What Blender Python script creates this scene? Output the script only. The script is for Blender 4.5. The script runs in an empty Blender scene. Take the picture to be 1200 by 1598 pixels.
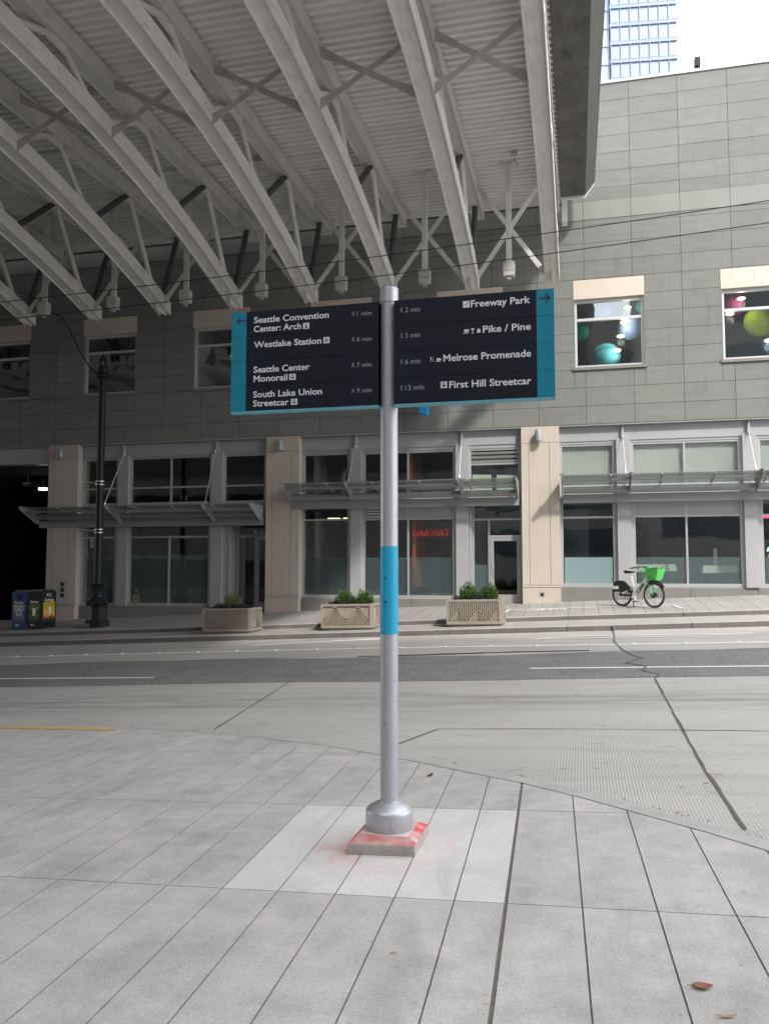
import bpy, math, random
from mathutils import Vector, Matrix
random.seed(7)
R = math.radians
sc = bpy.context.scene
COL = sc.collection
# ------------------------------------------------------------------ camera
EYE = 1.65
cd = bpy.data.cameras.new('camera'); cam = bpy.data.objects.new('camera', cd); COL.objects.link(cam)
cd.sensor_fit = 'VERTICAL'; cd.sensor_height = 24.0
cd.angle_y = 2 * math.atan(799 / 1279.4) if hasattr(cd, 'angle_y') else 1.1
cd.lens = 12.0 / (799 / 1279.4)
cd.clip_start = 0.05; cd.clip_end = 3000
cam.location = (0, 0, EYE); cam.rotation_euler = (R(90 + 3.89), 0, R(13.56))
sc.camera = cam
# ------------------------------------------------------------------ light
SUN_DIR = Vector((0.80, -1.0, 1.10)).normalized()       # towards the sun
sun_el = math.asin(SUN_DIR.z); sun_az = math.atan2(SUN_DIR.x, SUN_DIR.y)
w = bpy.data.worlds.new('World'); sc.world = w; w.use_nodes = True
nt = w.node_tree; bg = nt.nodes['Background']
sky = nt.nodes.new('ShaderNodeTexSky'); sky.sky_type = 'NISHITA'; sky.sun_disc = False
sky.sun_elevation = sun_el; sky.sun_rotation = sun_az
sky.air_density = 1.0; sky.dust_density = 4.0; sky.ozone_density = 1.0
# bright broken cloud over most of the sky
tc = nt.nodes.new('ShaderNodeTexCoord'); cl = nt.nodes.new('ShaderNodeTexNoise'); cl.inputs['Scale'].default_value = 2.2
cl.inputs['Detail'].default_value = 8
cr = nt.nodes.new('ShaderNodeMapRange'); cr.inputs[1].default_value = 0.30; cr.inputs[2].default_value = 0.52
mx = nt.nodes.new('ShaderNodeMix'); mx.data_type = 'RGBA'
nt.links.new(tc.outputs['Generated'], cl.inputs['Vector']); nt.links.new(cl.outputs['Fac'], cr.inputs[0])
nt.links.new(cr.outputs[0], mx.inputs['Factor']); nt.links.new(sky.outputs[0], mx.inputs['A'])
mx.inputs['B'].default_value = (9.6, 9.7, 9.9, 1)
nt.links.new(mx.outputs['Result'], bg.inputs['Color']); bg.inputs['Strength'].default_value = 0.14
sl = bpy.data.lights.new('sun', 'SUN'); so = bpy.data.objects.new('sun', sl); COL.objects.link(so)
sl.energy = 1.5; sl.angle = R(3.4); sl.color = (1.0, 0.955, 0.89)
so.rotation_euler = (-SUN_DIR).to_track_quat('-Z', 'Y').to_euler(); so.location = (30, -40, 60)
sc.view_settings.view_transform = 'Standard'; sc.view_settings.look = 'None'
sc.view_settings.exposure = 1.45; sc.view_settings.gamma = 1.0
sc.cycles.max_bounces = 10; sc.cycles.transparent_max_bounces = 24

G = 0.045                                                # the street climbs to the right
def hs(n):
    K = [(-100, 0), (12.7, -.02), (17, 0), (20.8, .10)]
    if n < 20.8:
        for (a, b), (c, d) in zip(K, K[1:]):
            if n <= c: return b + (d - b) * (n - a) / (c - a)
    if n < 22.5: return .24 + (n - 20.8) / 1.7 * .04
    return .40 + (n - 22.5) / 3.5 * .22
def gz(x, n): return G * x + hs(n)
def S(x, z, n):                                          # facade survey (taken at n = 26) carried to depth n
    k = n / 26.0
    return x * k, EYE + (z - EYE) * k

# ------------------------------------------------------------------ materials
MATS = {}
def mat(name, col, rough=.6, metal=0.0, n1=None, n2=None, bump=None, stretch=(1, 1, 1), spec=.5, rand=0, tint=None):
    m = bpy.data.materials.new(name); m.use_nodes = True; t = m.node_tree; L = t.links
    b = t.nodes['Principled BSDF']
    b.inputs['Base Color'].default_value = (*col, 1); b.inputs['Roughness'].default_value = rough
    b.inputs['Metallic'].default_value = metal; b.inputs['Specular IOR Level'].default_value = spec
    MATS[name] = m
    co = t.nodes.new('ShaderNodeTexCoord'); mp = t.nodes.new('ShaderNodeMapping'); mp.inputs['Scale'].default_value = stretch
    L.new(co.outputs['Object'], mp.inputs['Vector'])
    cur = None
    def mul(colsock, facsock):
        v = t.nodes.new('ShaderNodeVectorMath'); v.operation = 'SCALE'
        if colsock is None: v.inputs[0].default_value = col
        else: L.new(colsock, v.inputs[0])
        L.new(facsock, v.inputs['Scale']); return v.outputs[0]
    for nn in (n1, n2):
        if not nn: continue
        s, a = nn[0], nn[1]
        no = t.nodes.new('ShaderNodeTexNoise'); no.inputs['Scale'].default_value = s; no.inputs['Detail'].default_value = 6
        no.inputs['Roughness'].default_value = .62
        L.new(mp.outputs[0], no.inputs['Vector'])
        mr = t.nodes.new('ShaderNodeMapRange'); mr.inputs[1].default_value = .25; mr.inputs[2].default_value = .75
        mr.inputs[3].default_value = 1 - a; mr.inputs[4].default_value = 1 + a; L.new(no.outputs['Fac'], mr.inputs[0])
        cur = mul(cur, mr.outputs[0])
    if rand:
        oi = t.nodes.new('ShaderNodeObjectInfo'); mr = t.nodes.new('ShaderNodeMapRange')
        mr.inputs[3].default_value = 1 - rand; mr.inputs[4].default_value = 1 + rand
        L.new(oi.outputs['Random'], mr.inputs[0]); cur = mul(cur, mr.outputs[0])
    if cur is not None: L.new(cur, b.inputs['Base Color'])
    if bump:
        no = t.nodes.new('ShaderNodeTexNoise'); no.inputs['Scale'].default_value = bump[0]; no.inputs['Detail'].default_value = 5
        L.new(mp.outputs[0], no.inputs['Vector'])
        bp = t.nodes.new('ShaderNodeBump'); bp.inputs['Strength'].default_value = bump[1]; bp.inputs['Distance'].default_value = .01
        L.new(no.outputs['Fac'], bp.inputs['Height']); L.new(bp.outputs[0], b.inputs['Normal'])
    m['_cur'] = 1
    return m
def nodes_of(m): return m.node_tree.nodes, m.node_tree.links, m.node_tree.nodes['Principled BSDF']
def base_src(m):
    n, L, b = nodes_of(m)
    return b.inputs['Base Color'].links[0].from_socket if b.inputs['Base Color'].links else None
def add_mul(m, facsock):
    n, L, b = nodes_of(m); v = n.new('ShaderNodeVectorMath'); v.operation = 'SCALE'
    s = base_src(m)
    if s: L.new(s, v.inputs[0])
    else: v.inputs[0].default_value = b.inputs['Base Color'].default_value[:3]
    L.new(facsock, v.inputs['Scale']); L.new(v.outputs[0], b.inputs['Base Color'])
def add_mix(m, facsock, col):
    n, L, b = nodes_of(m); v = n.new('ShaderNodeMix'); v.data_type = 'RGBA'
    s = base_src(m)
    if s: L.new(s, v.inputs['A'])
    else: v.inputs['A'].default_value = b.inputs['Base Color'].default_value
    v.inputs['B'].default_value = (*col, 1)
    L.new(facsock, v.inputs['Factor']); L.new(v.outputs['Result'], b.inputs['Base Color'])
def noise_mask(m, scale, lo, hi, stretch=(1, 1, 1), out=1.0, detail=6, loc=(0, 0, 0), dist=0):
    n, L, b = nodes_of(m)
    co = n.new('ShaderNodeTexCoord'); mp = n.new('ShaderNodeMapping'); mp.inputs['Scale'].default_value = stretch
    mp.inputs['Location'].default_value = loc
    no = n.new('ShaderNodeTexNoise'); no.inputs['Scale'].default_value = scale; no.inputs['Detail'].default_value = detail
    no.inputs['Distortion'].default_value = dist
    mr = n.new('ShaderNodeMapRange'); mr.inputs[1].default_value = lo; mr.inputs[2].default_value = hi; mr.inputs[4].default_value = out
    L.new(co.outputs['Object'], mp.inputs['Vector']); L.new(mp.outputs[0], no.inputs['Vector']); L.new(no.outputs['Fac'], mr.inputs[0])
    return mr.outputs[0]
def radial_mask(m, centre, r0, r1, out=1.0):
    n, L, b = nodes_of(m); co = n.new('ShaderNodeTexCoord'); d = n.new('ShaderNodeVectorMath'); d.operation = 'DISTANCE'
    d.inputs[1].default_value = centre; L.new(co.outputs['Object'], d.inputs[0])
    mr = n.new('ShaderNodeMapRange'); mr.inputs[1].default_value = r0; mr.inputs[2].default_value = r1
    mr.inputs[3].default_value = out; mr.inputs[4].default_value = 0; L.new(d.outputs['Value'], mr.inputs[0]); return mr.outputs[0]
def math_node(m, op, a, b_):
    n, L, _ = nodes_of(m); k = n.new('ShaderNodeMath'); k.operation = op
    for i, s in enumerate((a, b_)):
        if isinstance(s, (int, float)): k.inputs[i].default_value = s
        else: L.new(s, k.inputs[i])
    return k.outputs[0]

# paving and road
m_plaza = mat('plaza concrete', (.41, .394, .377), .85, n1=(1.3, .08), n2=(60, .16), bump=(140, .5))
add_mul(m_plaza, math_node(m_plaza, 'ADD', .92, noise_mask(m_plaza, 6.5, .3, .7, out=.16, detail=9, loc=(2, 7, 0))))
add_mul(m_plaza, math_node(m_plaza, 'SUBTRACT', 1.0, noise_mask(m_plaza, 2.2, .52, .78, (1, .45, 1), .24, dist=.6)))
add_mul(m_plaza, math_node(m_plaza, 'ADD', 1.0, noise_mask(m_plaza, 3.1, .55, .8, (.6, 1.2, 1), .15, loc=(4, 2, 0))))
add_mix(m_plaza, noise_mask(m_plaza, .7, .6, .8, out=.35, loc=(9, 1, 0)), (.36, .40, .42))
add_mul(m_plaza, math_node(m_plaza, 'SUBTRACT', 1.0, noise_mask(m_plaza, 34, .70, .76, out=.3, detail=2)))
def streaks(m, sc_, st_, lo, hi, amt, loc, dist=1.2):
    add_mul(m, math_node(m, 'SUBTRACT', 1.0, noise_mask(m, sc_, lo, hi, st_, amt, detail=12, loc=loc, dist=dist)))
def gum(m, scale, r, amt, loc):
    n, L, b = nodes_of(m); co = n.new('ShaderNodeTexCoord'); mp = n.new('ShaderNodeMapping'); mp.inputs['Location'].default_value = loc
    vo = n.new('ShaderNodeTexVoronoi'); vo.inputs['Scale'].default_value = scale; vo.feature = 'F1'; L.new(co.outputs['Object'], mp.inputs[0]); L.new(mp.outputs[0], vo.inputs['Vector'])
    wn = n.new('ShaderNodeTexWhiteNoise'); L.new(vo.outputs['Position'], wn.inputs['Vector'])
    rr = math_node(m, 'MULTIPLY', wn.outputs['Value'], r); mr = n.new('ShaderNodeMapRange'); mr.inputs[3].default_value = 1 - amt; mr.inputs[4].default_value = 1
    L.new(vo.outputs['Distance'], mr.inputs[0]); L.new(math_node(m, 'MULTIPLY', rr, .7), mr.inputs[1]); L.new(rr, mr.inputs[2]); add_mul(m, mr.outputs[0])
def wear_paving(m, k=1.0):
    streaks(m, 1.5, (1, .5, 1), .50, .66, .16 * k, (1, 5, 0)); streaks(m, .8, (.5, 1.3, 1), .54, .62, .11 * k, (7, 3, 0), 2.5)
    streaks(m, 4.5, (1, .35, 1), .56, .70, .13 * k, (3, 9, 0), .8); gum(m, 3.2, .10, .30 * k, (0, 0, .4)); gum(m, 9, .13, .28 * k, (5, 2, .3))
    add_mul(m, math_node(m, 'ADD', 1.0, noise_mask(m, 1.9, .58, .68, (1, .6, 1), .10 * k, detail=10, loc=(11, 4, 0), dist=1.5)))
wear_paving(m_plaza, .62)
m_patch = mat('patch concrete', (.53, .512, .495), .9, n1=(2.0, .07), n2=(70, .13), bump=(140, .3))
add_mul(m_patch, math_node(m_patch, 'SUBTRACT', 1.0, noise_mask(m_patch, 1.7, .55, .75, (1.5, .5, 1), .16, dist=1.5)))
add_mix(m_patch, math_node(m_patch, 'MULTIPLY', radial_mask(m_patch, (-1.22, 4.98, -.05), .24, .50, .5), noise_mask(m_patch, 7, .42, .7)), (.62, .17, .18))
wear_paving(m_patch, .6)
m_curb = mat('curb concrete', (.36, .355, .34), .85, n1=(3, .14), n2=(50, .12), bump=(90, .35))
m_road = mat('road concrete', (.40, .387, .365), .8, n1=(.8, .10), n2=(55, .15), stretch=(.45, 1, 1))
add_mul(m_road, math_node(m_road, 'SUBTRACT', 1.0, noise_mask(m_road, 2.6, .52, .8, (.16, 1.2, 1), .22)))
add_mul(m_road, math_node(m_road, 'SUBTRACT', 1.0, noise_mask(m_road, 9, .66, .74, (.5, 1, 1), .3, detail=2, loc=(3, 3, 0))))
def tines(m):
    n, L, b = nodes_of(m); co = n.new('ShaderNodeTexCoord')
    wv = n.new('ShaderNodeTexWave'); wv.wave_type = 'BANDS'; wv.bands_direction = 'X'; wv.inputs['Scale'].default_value = 13.0
    wv.inputs['Distortion'].default_value = .35; wv.inputs['Detail'].default_value = 2; wv.inputs['Detail Scale'].default_value = .6
    L.new(co.outputs['Object'], wv.inputs['Vector'])
    bp = n.new('ShaderNodeBump'); bp.inputs['Strength'].default_value = .28; bp.inputs['Distance'].default_value = .005
    L.new(wv.outputs['Fac'], bp.inputs['Height']); L.new(bp.outputs[0], b.inputs['Normal'])
    mr = n.new('ShaderNodeMapRange'); mr.inputs[3].default_value = .92; mr.inputs[4].default_value = 1.04; L.new(wv.outputs['Fac'], mr.inputs[0])
    add_mul(m, mr.outputs[0])
tines(m_road)
def wear_band(m, n0, n1, amt):
    n, L, b = nodes_of(m); co = n.new('ShaderNodeTexCoord'); sp = n.new('ShaderNodeSeparateXYZ'); L.new(co.outputs['Object'], sp.inputs[0])
    a = n.new('ShaderNodeMapRange'); a.interpolation_type = 'SMOOTHSTEP'; a.inputs[1].default_value = n0; a.inputs[2].default_value = (n0 + n1) / 2; L.new(sp.outputs['Y'], a.inputs[0])
    c = n.new('ShaderNodeMapRange'); c.interpolation_type = 'SMOOTHSTEP'; c.inputs[1].default_value = (n0 + n1) / 2; c.inputs[2].default_value = n1; c.inputs[3].default_value = 1; c.inputs[4].default_value = 0; L.new(sp.outputs['Y'], c.inputs[0])
    k = math_node(m, 'MULTIPLY', a.outputs[0], c.outputs[0]); k = math_node(m, 'MULTIPLY', k, noise_mask(m, 3.0, .38, .68, (.22, 1.6, 1), amt, loc=(n0, 2, 0)))
    add_mul(m, math_node(m, 'SUBTRACT', 1.0, k))
wear_band(m_road, 9.6, 12.2, .38); wear_band(m_road, 17.9, 20.6, .30)
m_asph = mat('asphalt', (.175, .172, .172), .85, n1=(1.2, .18), n2=(24, .75), bump=(40, 1.0))
m_asph2 = mat('old asphalt seam', (.05, .05, .05), .9, n2=(60, .3), bump=(70, .6))
m_tar = mat('joint sealant', (.085, .08, .075), .7, n2=(20, .3))
m_joint = mat('joint dirt', (.13, .12, .108), .95, n2=(30, .35))
m_white = mat('road paint white', (.74, .74, .72), .6, n1=(5, .08), n2=(40, .16))
m_yellow = mat('curb paint yellow', (.50, .36, .14), .7, n1=(4, .12), n2=(40, .22))
add_mix(m_yellow, noise_mask(m_yellow, 22, .56, .64), (.42, .40, .37))
add_mix(m_white, noise_mask(m_white, 26, .62, .70, out=.7), (.40, .39, .37))
m_riser_dirt_shade = mat('dirty shaded kerb riser', (.125, .118, .108), .9, n1=(2.2, .22), n2=(30, .18), bump=(60, .4))  # front faces only: kerb dirt plus riser shade put into the colour
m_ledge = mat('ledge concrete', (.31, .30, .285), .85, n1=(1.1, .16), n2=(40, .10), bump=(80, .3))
m_walk = mat('pavement concrete', (.30, .292, .28), .85, n1=(1.1, .12), n2=(40, .10), bump=(80, .3))
def grid(m, w_, h_, mortar=.012):
    n, L, b = nodes_of(m); co = n.new('ShaderNodeTexCoord'); br = n.new('ShaderNodeTexBrick')
    br.offset = 0; br.inputs['Scale'].default_value = 1; br.inputs['Brick Width'].default_value = w_; br.inputs['Row Height'].default_value = h_
    br.inputs['Mortar Size'].default_value = mortar; br.inputs['Mortar Smooth'].default_value = .1
    br.inputs['Color1'].default_value = (1, 1, 1, 1); br.inputs['Color2'].default_value = (.92, .92, .92, 1); br.inputs['Mortar'].default_value = (.42, .42, .42, 1)
    L.new(co.outputs['Object'], br.inputs['Vector'])
    add_mul(m, br.outputs['Color'])
grid(m_walk, .40, 1.25, .010)
# building
m_stone = mat('split stone', (.172, .176, .164), .9, n1=(1.3, .12), n2=(9, .10), bump=(22, .55), stretch=(1, 1, 4.5))
def per_panel(m, amt):
    n, L, b = nodes_of(m); co = n.new('ShaderNodeTexCoord')
    mp = n.new('ShaderNodeMapping'); mp.inputs['Scale'].default_value = (1 / 1.447, 0, 1 / .5755); mp.inputs['Location'].default_value = (-.18 / 1.447, .5, -6.1 / .5755)
    fl = n.new('ShaderNodeVectorMath'); fl.operation = 'FLOOR'; wn = n.new('ShaderNodeTexWhiteNoise')
    L.new(co.outputs['Object'], mp.inputs[0]); L.new(mp.outputs[0], fl.inputs[0]); L.new(fl.outputs[0], wn.inputs['Vector'])
    mr = n.new('ShaderNodeMapRange'); mr.inputs[3].default_value = 1 - amt; mr.inputs[4].default_value = 1 + amt
    L.new(wn.outputs['Value'], mr.inputs[0]); add_mul(m, mr.outputs[0])
per_panel(m_stone, .06)
add_mul(m_stone, math_node(m_stone, 'SUBTRACT', 1.0, noise_mask(m_stone, 3.4, .58, .80, (2.2, 1, .22), .15)))
m_smooth = mat('smooth accent stone', (.205, .211, .192), .75, n1=(1.2, .08), n2=(30, .05), bump=(40, .1))
m_gap = mat('open joint', (.06, .06, .055), .95)
m_beige = mat('beige precast', (.46, .405, .345), .8, n1=(1.0, .07), n2=(60, .07), bump=(110, .2))
add_mul(m_beige, math_node(m_beige, 'SUBTRACT', 1.0, noise_mask(m_beige, 2.2, .58, .8, (2.5, 2.5, .3), .15)))
m_lintel = mat('beige lintel', (.54, .47, .40), .8, n1=(1.0, .06), n2=(60, .06), bump=(110, .2))
add_mix(m_lintel, noise_mask(m_lintel, 2.6, .66, .76, (3, 1, .25), .6), (.30, .20, .13))
m_basest = mat('base granite', (.17, .17, .155), .6, n1=(2, .12), n2=(70, .15))
m_fascia = mat('grey metal panel', (.36, .365, .375), .45, metal=.2, n1=(.8, .06), n2=(30, .03))
m_frame = mat('aluminium frame', (.50, .50, .50), .38, metal=.55, n1=(2, .05))
m_winfr = mat('light window frame', (.58, .585, .60), .38, metal=.35, n1=(2, .05))
m_dark = mat('dark interior', (.075, .073, .072), .9, n1=(.7, .3))
m_room = mat('upper room wall', (.26, .28, .30), .9, n1=(.6, .12))
m_ceil = mat('room ceiling', (.30, .31, .31), .9, n1=(.8, .1))
m_floor = mat('room floor', (.25, .24, .23), .5, n1=(1, .2))
m_brownw = mat('brown room wall', (.14, .085, .055), .8, n1=(1.2, .3))
m_orange = mat('orange wall', (.42, .10, .035), .8, n1=(1, .1))
m_blind = mat('cream roller blind', (.60, .59, .53), .8, n1=(.9, .04))
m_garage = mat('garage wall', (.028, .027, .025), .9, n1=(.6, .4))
m_roofs = mat('roof flashing', (.42, .42, .43), .5, metal=.3, n1=(1, .1))
def glass(name, tint=(.85, .9, .88), f0=1.5, tr=.85):
    m = bpy.data.materials.new(name); m.use_nodes = True; t = m.node_tree; L = t.links
    t.nodes.remove(t.nodes['Principled BSDF']); o = t.nodes['Material Output']
    tr_ = t.nodes.new('ShaderNodeBsdfTransparent'); tr_.inputs[0].default_value = (*[c * tr for c in tint], 1)
    gl = t.nodes.new('ShaderNodeBsdfGlossy'); gl.inputs['Roughness'].default_value = .01
    gl.inputs['Color'].default_value = (.92, .97, .96, 1)
    lw = t.nodes.new('ShaderNodeLayerWeight'); lw.inputs['Blend'].default_value = .5
    pw = t.nodes.new('ShaderNodeMath'); pw.operation = 'POWER'; pw.inputs[1].default_value = 5; L.new(lw.outputs['Facing'], pw.inputs[0])
    fr = t.nodes.new('ShaderNodeMath'); fr.operation = 'MULTIPLY_ADD'; fr.inputs[1].default_value = 1 - f0; fr.inputs[2].default_value = f0; L.new(pw.outputs[0], fr.inputs[0])
    co = t.nodes.new('ShaderNodeTexCoord'); no = t.nodes.new('ShaderNodeTexNoise'); no.inputs['Scale'].default_value = 1.3
    bp = t.nodes.new('ShaderNodeBump'); bp.inputs['Strength'].default_value = .05; bp.inputs['Distance'].default_value = .05
    L.new(co.outputs['Object'], no.inputs['Vector']); L.new(no.outputs['Fac'], bp.inputs['Height']); L.new(bp.outputs[0], gl.inputs['Normal'])
    mxs = t.nodes.new('ShaderNodeMixShader'); L.new(fr.outputs[0], mxs.inputs[0]); L.new(tr_.outputs[0], mxs.inputs[1]); L.new(gl.outputs[0], mxs.inputs[2])
    L.new(mxs.outputs[0], o.inputs['Surface']); MATS[name] = m; return m
def filmmat(name, col, tr):
    m = bpy.data.materials.new(name); m.use_nodes = True; t = m.node_tree; L = t.links
    b = t.nodes['Principled BSDF']; b.inputs['Base Color'].default_value = (*col, 1); b.inputs['Roughness'].default_value = .35
    o = t.nodes['Material Output']; a = t.nodes.new('ShaderNodeBsdfTransparent'); mxs = t.nodes.new('ShaderNodeMixShader'); mxs.inputs[0].default_value = tr
    L.new(b.outputs[0], mxs.inputs[1]); L.new(a.outputs[0], mxs.inputs[2]); L.new(mxs.outputs[0], o.inputs['Surface']); return m
def filmmat2(name, col, tr):
    m = filmmat(name, col, tr); b = m.node_tree.nodes['Principled BSDF']; b.inputs['Roughness'].default_value = .12
    a = [n for n in m.node_tree.nodes if n.type == 'BSDF_TRANSPARENT'][0]; a.inputs[0].default_value = (.88, .91, .90, 1); return m
m_glass = glass('window glass', (.94, .97, .97), .13, .95)
m_glassA = filmmat2('awning glass', (.34, .37, .36), .50)
m_film = filmmat('frosted film', (.36, .43, .46), .78)
m_filmw = filmmat('white frosted film', (.52, .63, .66), .12)
m_filmd = filmmat('dusty film', (.30, .36, .36), .70)
# overpass
m_steel = mat('white bridge paint', (.66, .645, .615), .55, n1=(.9, .10), n2=(14, .08), bump=(30, .06))
add_mul(m_steel, math_node(m_steel, 'SUBTRACT', 1.0, noise_mask(m_steel, 5, .56, .74, (3, .4, .8), .22)))
m_darktube = mat('dark web tube', (.075, .073, .072), .6, n1=(2, .35), n2=(20, .2))  # web tubes nearest the far end, much darker than the rest
add_mix(m_steel, noise_mask(m_steel, 2.6, .66, .76, (1.2, 1, 1), .30, loc=(3, 1, 2)), (.26, .19, .13))
m_brace = mat('dusty brace paint', (.47, .45, .42), .6, n1=(2, .18), n2=(20, .12))
m_sooty = mat('sooty white paint', (.30, .29, .275), .6, n1=(2, .25), n2=(20, .15))
m_deck = mat('ribbed deck', (.78, .765, .74), .6, n1=(.7, .10), n2=(6, .06), stretch=(.5, 1, 1))
add_mul(m_deck, math_node(m_deck, 'SUBTRACT', 1.0, noise_mask(m_deck, 7.5, .69, .75, out=.5, detail=3)))
m_edge = mat('weathered concrete', (.115, .11, .103), .95, n1=(1.6, .26), n2=(26, .30), bump=(28, .7))
add_mul(m_edge, math_node(m_edge, 'SUBTRACT', 1.0, noise_mask(m_edge, 1.2, .5, .72, (2, .7, 1), .40, dist=1.0)))
m_edge2 = mat('board marked concrete', (.14, .135, .125), .9, n1=(2, .15), n2=(22, .2), bump=(30, .5), stretch=(1, 3, 1))
m_flash = mat('white flashing', (.75, .75, .75), .4, n1=(2, .05))
# sign
m_silver = mat('silver pole paint', (.44, .445, .475), .42, metal=.5, n1=(1.5, .03))
add_mul(m_silver, math_node(m_silver, 'SUBTRACT', 1.0, noise_mask(m_silver, 6, .60, .72, (6, 6, .5), .10)))
add_mul(m_silver, math_node(m_silver, 'SUBTRACT', 1.0, noise_mask(m_silver, 40, .68, .72, (1, 1, .6), .25, detail=2)))
m_cyan = mat('cyan pole band', (.006, .32, .52), .38, n1=(3, .03))
m_navy = mat('navy sign face', (.006, .0085, .016), .58, n1=(3, .12), spec=.22)
m_teal = mat('teal sign strip', (.010, .185, .275), .5, n1=(3, .05), spec=.25)
m_letter = mat('sign lettering', (.62, .64, .67), .5, n1=(8, .03))
m_letgrey = mat('sign lettering grey', (.25, .27, .30), .5, n1=(8, .03))
m_alu_teal = mat('pale teal trim', (.10, .33, .42), .4, n1=(3, .04))
m_ink = mat('sign arrow ink', (.012, .02, .035), .5, n1=(8, .05))
m_redconc = mat('red stained concrete', (.46, .43, .40), .9, n1=(4, .1), n2=(60, .12), bump=(90, .4))
add_mix(m_redconc, noise_mask(m_redconc, 9, .28, .62, (1, 1.5, 1.5), .70), (.55, .06, .07))
m_redconc2 = mat('red sprayed concrete', (.46, .43, .40), .9, n1=(4, .1), n2=(60, .12), bump=(90, .4))
add_mix(m_redconc2, noise_mask(m_redconc2, 11, .30, .56, out=.92), (.55, .045, .055))
m_plinth = mat('plinth concrete', (.36, .34, .31), .9, n1=(4, .2), n2=(60, .18), bump=(90, .5))
# furniture
m_black = mat('black street paint', (.010, .013, .013), .5, n1=(3, .15), spec=.3)
m_alu = mat('bare aluminium', (.62, .62, .62), .4, metal=.8, n1=(3, .06))
m_bluebin = mat('blue bin paint', (.02, .055, .17), .42, n1=(3, .12))
m_blackbin = mat('black bin paint', (.014, .015, .017), .42, n1=(3, .15))
m_bintop = mat('bin lid grey', (.10, .11, .12), .45, n1=(3, .15))
m_labelw = mat('label white', (.78, .78, .78), .5, n1=(8, .04))
m_tan = mat('cast planter', (.27, .235, .195), .85, n1=(2.5, .10), n2=(60, .10), bump=(90, .3))
m_soil = mat('potting soil', (.03, .024, .018), .95, n2=(30, .4), bump=(30, 1))
m_leafg = mat('shrub green', (.055, .12, .025), .6, n1=(9, .4), rand=.15)
m_leafy = mat('shrub olive', (.13, .15, .05), .6, n1=(9, .45))
m_leafp = mat('dark purple foliage', (.028, .022, .032), .6, n1=(9, .5))
m_limeg = mat('green bike paint', (.07, .43, .08), .38, n1=(3, .04))
m_bikew = mat('white bike paint', (.68, .68, .67), .35, n1=(4, .05))
m_tyre = mat('tyre rubber', (.018, .018, .02), .8, n1=(20, .2))
m_leafb = mat('dry leaf', (.22, .085, .04), .6, n1=(30, .35))
m_leafl = mat('pale dry leaf', (.36, .22, .12), .6, n1=(30, .3))
m_cable = mat('cable black', (.012, .012, .013), .6, n1=(3, .1))
m_cloth = mat('white tablecloth', (.72, .74, .62), .9, n1=(3, .05))
m_wood = mat('dark wood', (.06, .035, .02), .6, n1=(6, .3))
m_redseat = mat('red cloth', (.38, .03, .05), .8, n1=(6, .15))
m_redlet = mat('red lettering', (.58, .025, .045), .5, n1=(6, .05))
m_paper = mat('paper sheet', (.62, .66, .52), .9, n1=(3, .06))
m_duct = mat('duct steel', (.35, .36, .37), .4, metal=.6, n1=(3, .1))
m_awn = mat('awning grey steel', (.27, .28, .28), .5, metal=.2, n1=(2, .08), n2=(30, .05))
m_banner = mat('blue blade sign', (.01, .30, .62), .4, n1=(3, .05))
m_tower = mat('tower metal', (.20, .235, .32), .5, metal=.2, n1=(.2, .05))
m_oppc = mat('pale reflection band', (.40, .385, .36), .8, n1=(.2, .08), n2=(4, .05))  # pale tone meant to show as bands in window reflections
m_oppd = mat('dark shade block walls', (.16, .157, .152), .8, n1=(.2, .1), n2=(4, .05))  # dark tone chosen to absorb bounce and darken reflections
m_opp2 = mat('shade block glazing', (.05, .06, .07), .15, n1=(.2, .2))
def emit(name, col, st):
    m = bpy.data.materials.new(name); m.use_nodes = True; b = m.node_tree.nodes['Principled BSDF']
    b.inputs['Base Color'].default_value = (*col, 1); b.inputs['Emission Color'].default_value = (*col, 1); b.inputs['Emission Strength'].default_value = st
    return m
m_lampw = emit('warm lamp glow', (1.0, .82, .5), 1.1)
m_lampc = emit('cool lamp glow', (1.0, .98, .95), 9.0)
m_neonr = emit('red neon', (1.0, .04, .10), 1.6)
m_neono = emit('orange neon', (1.0, .28, .06), .9)
m_neonb = emit('blue neon', (.45, .75, 1.0), .9)

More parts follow.
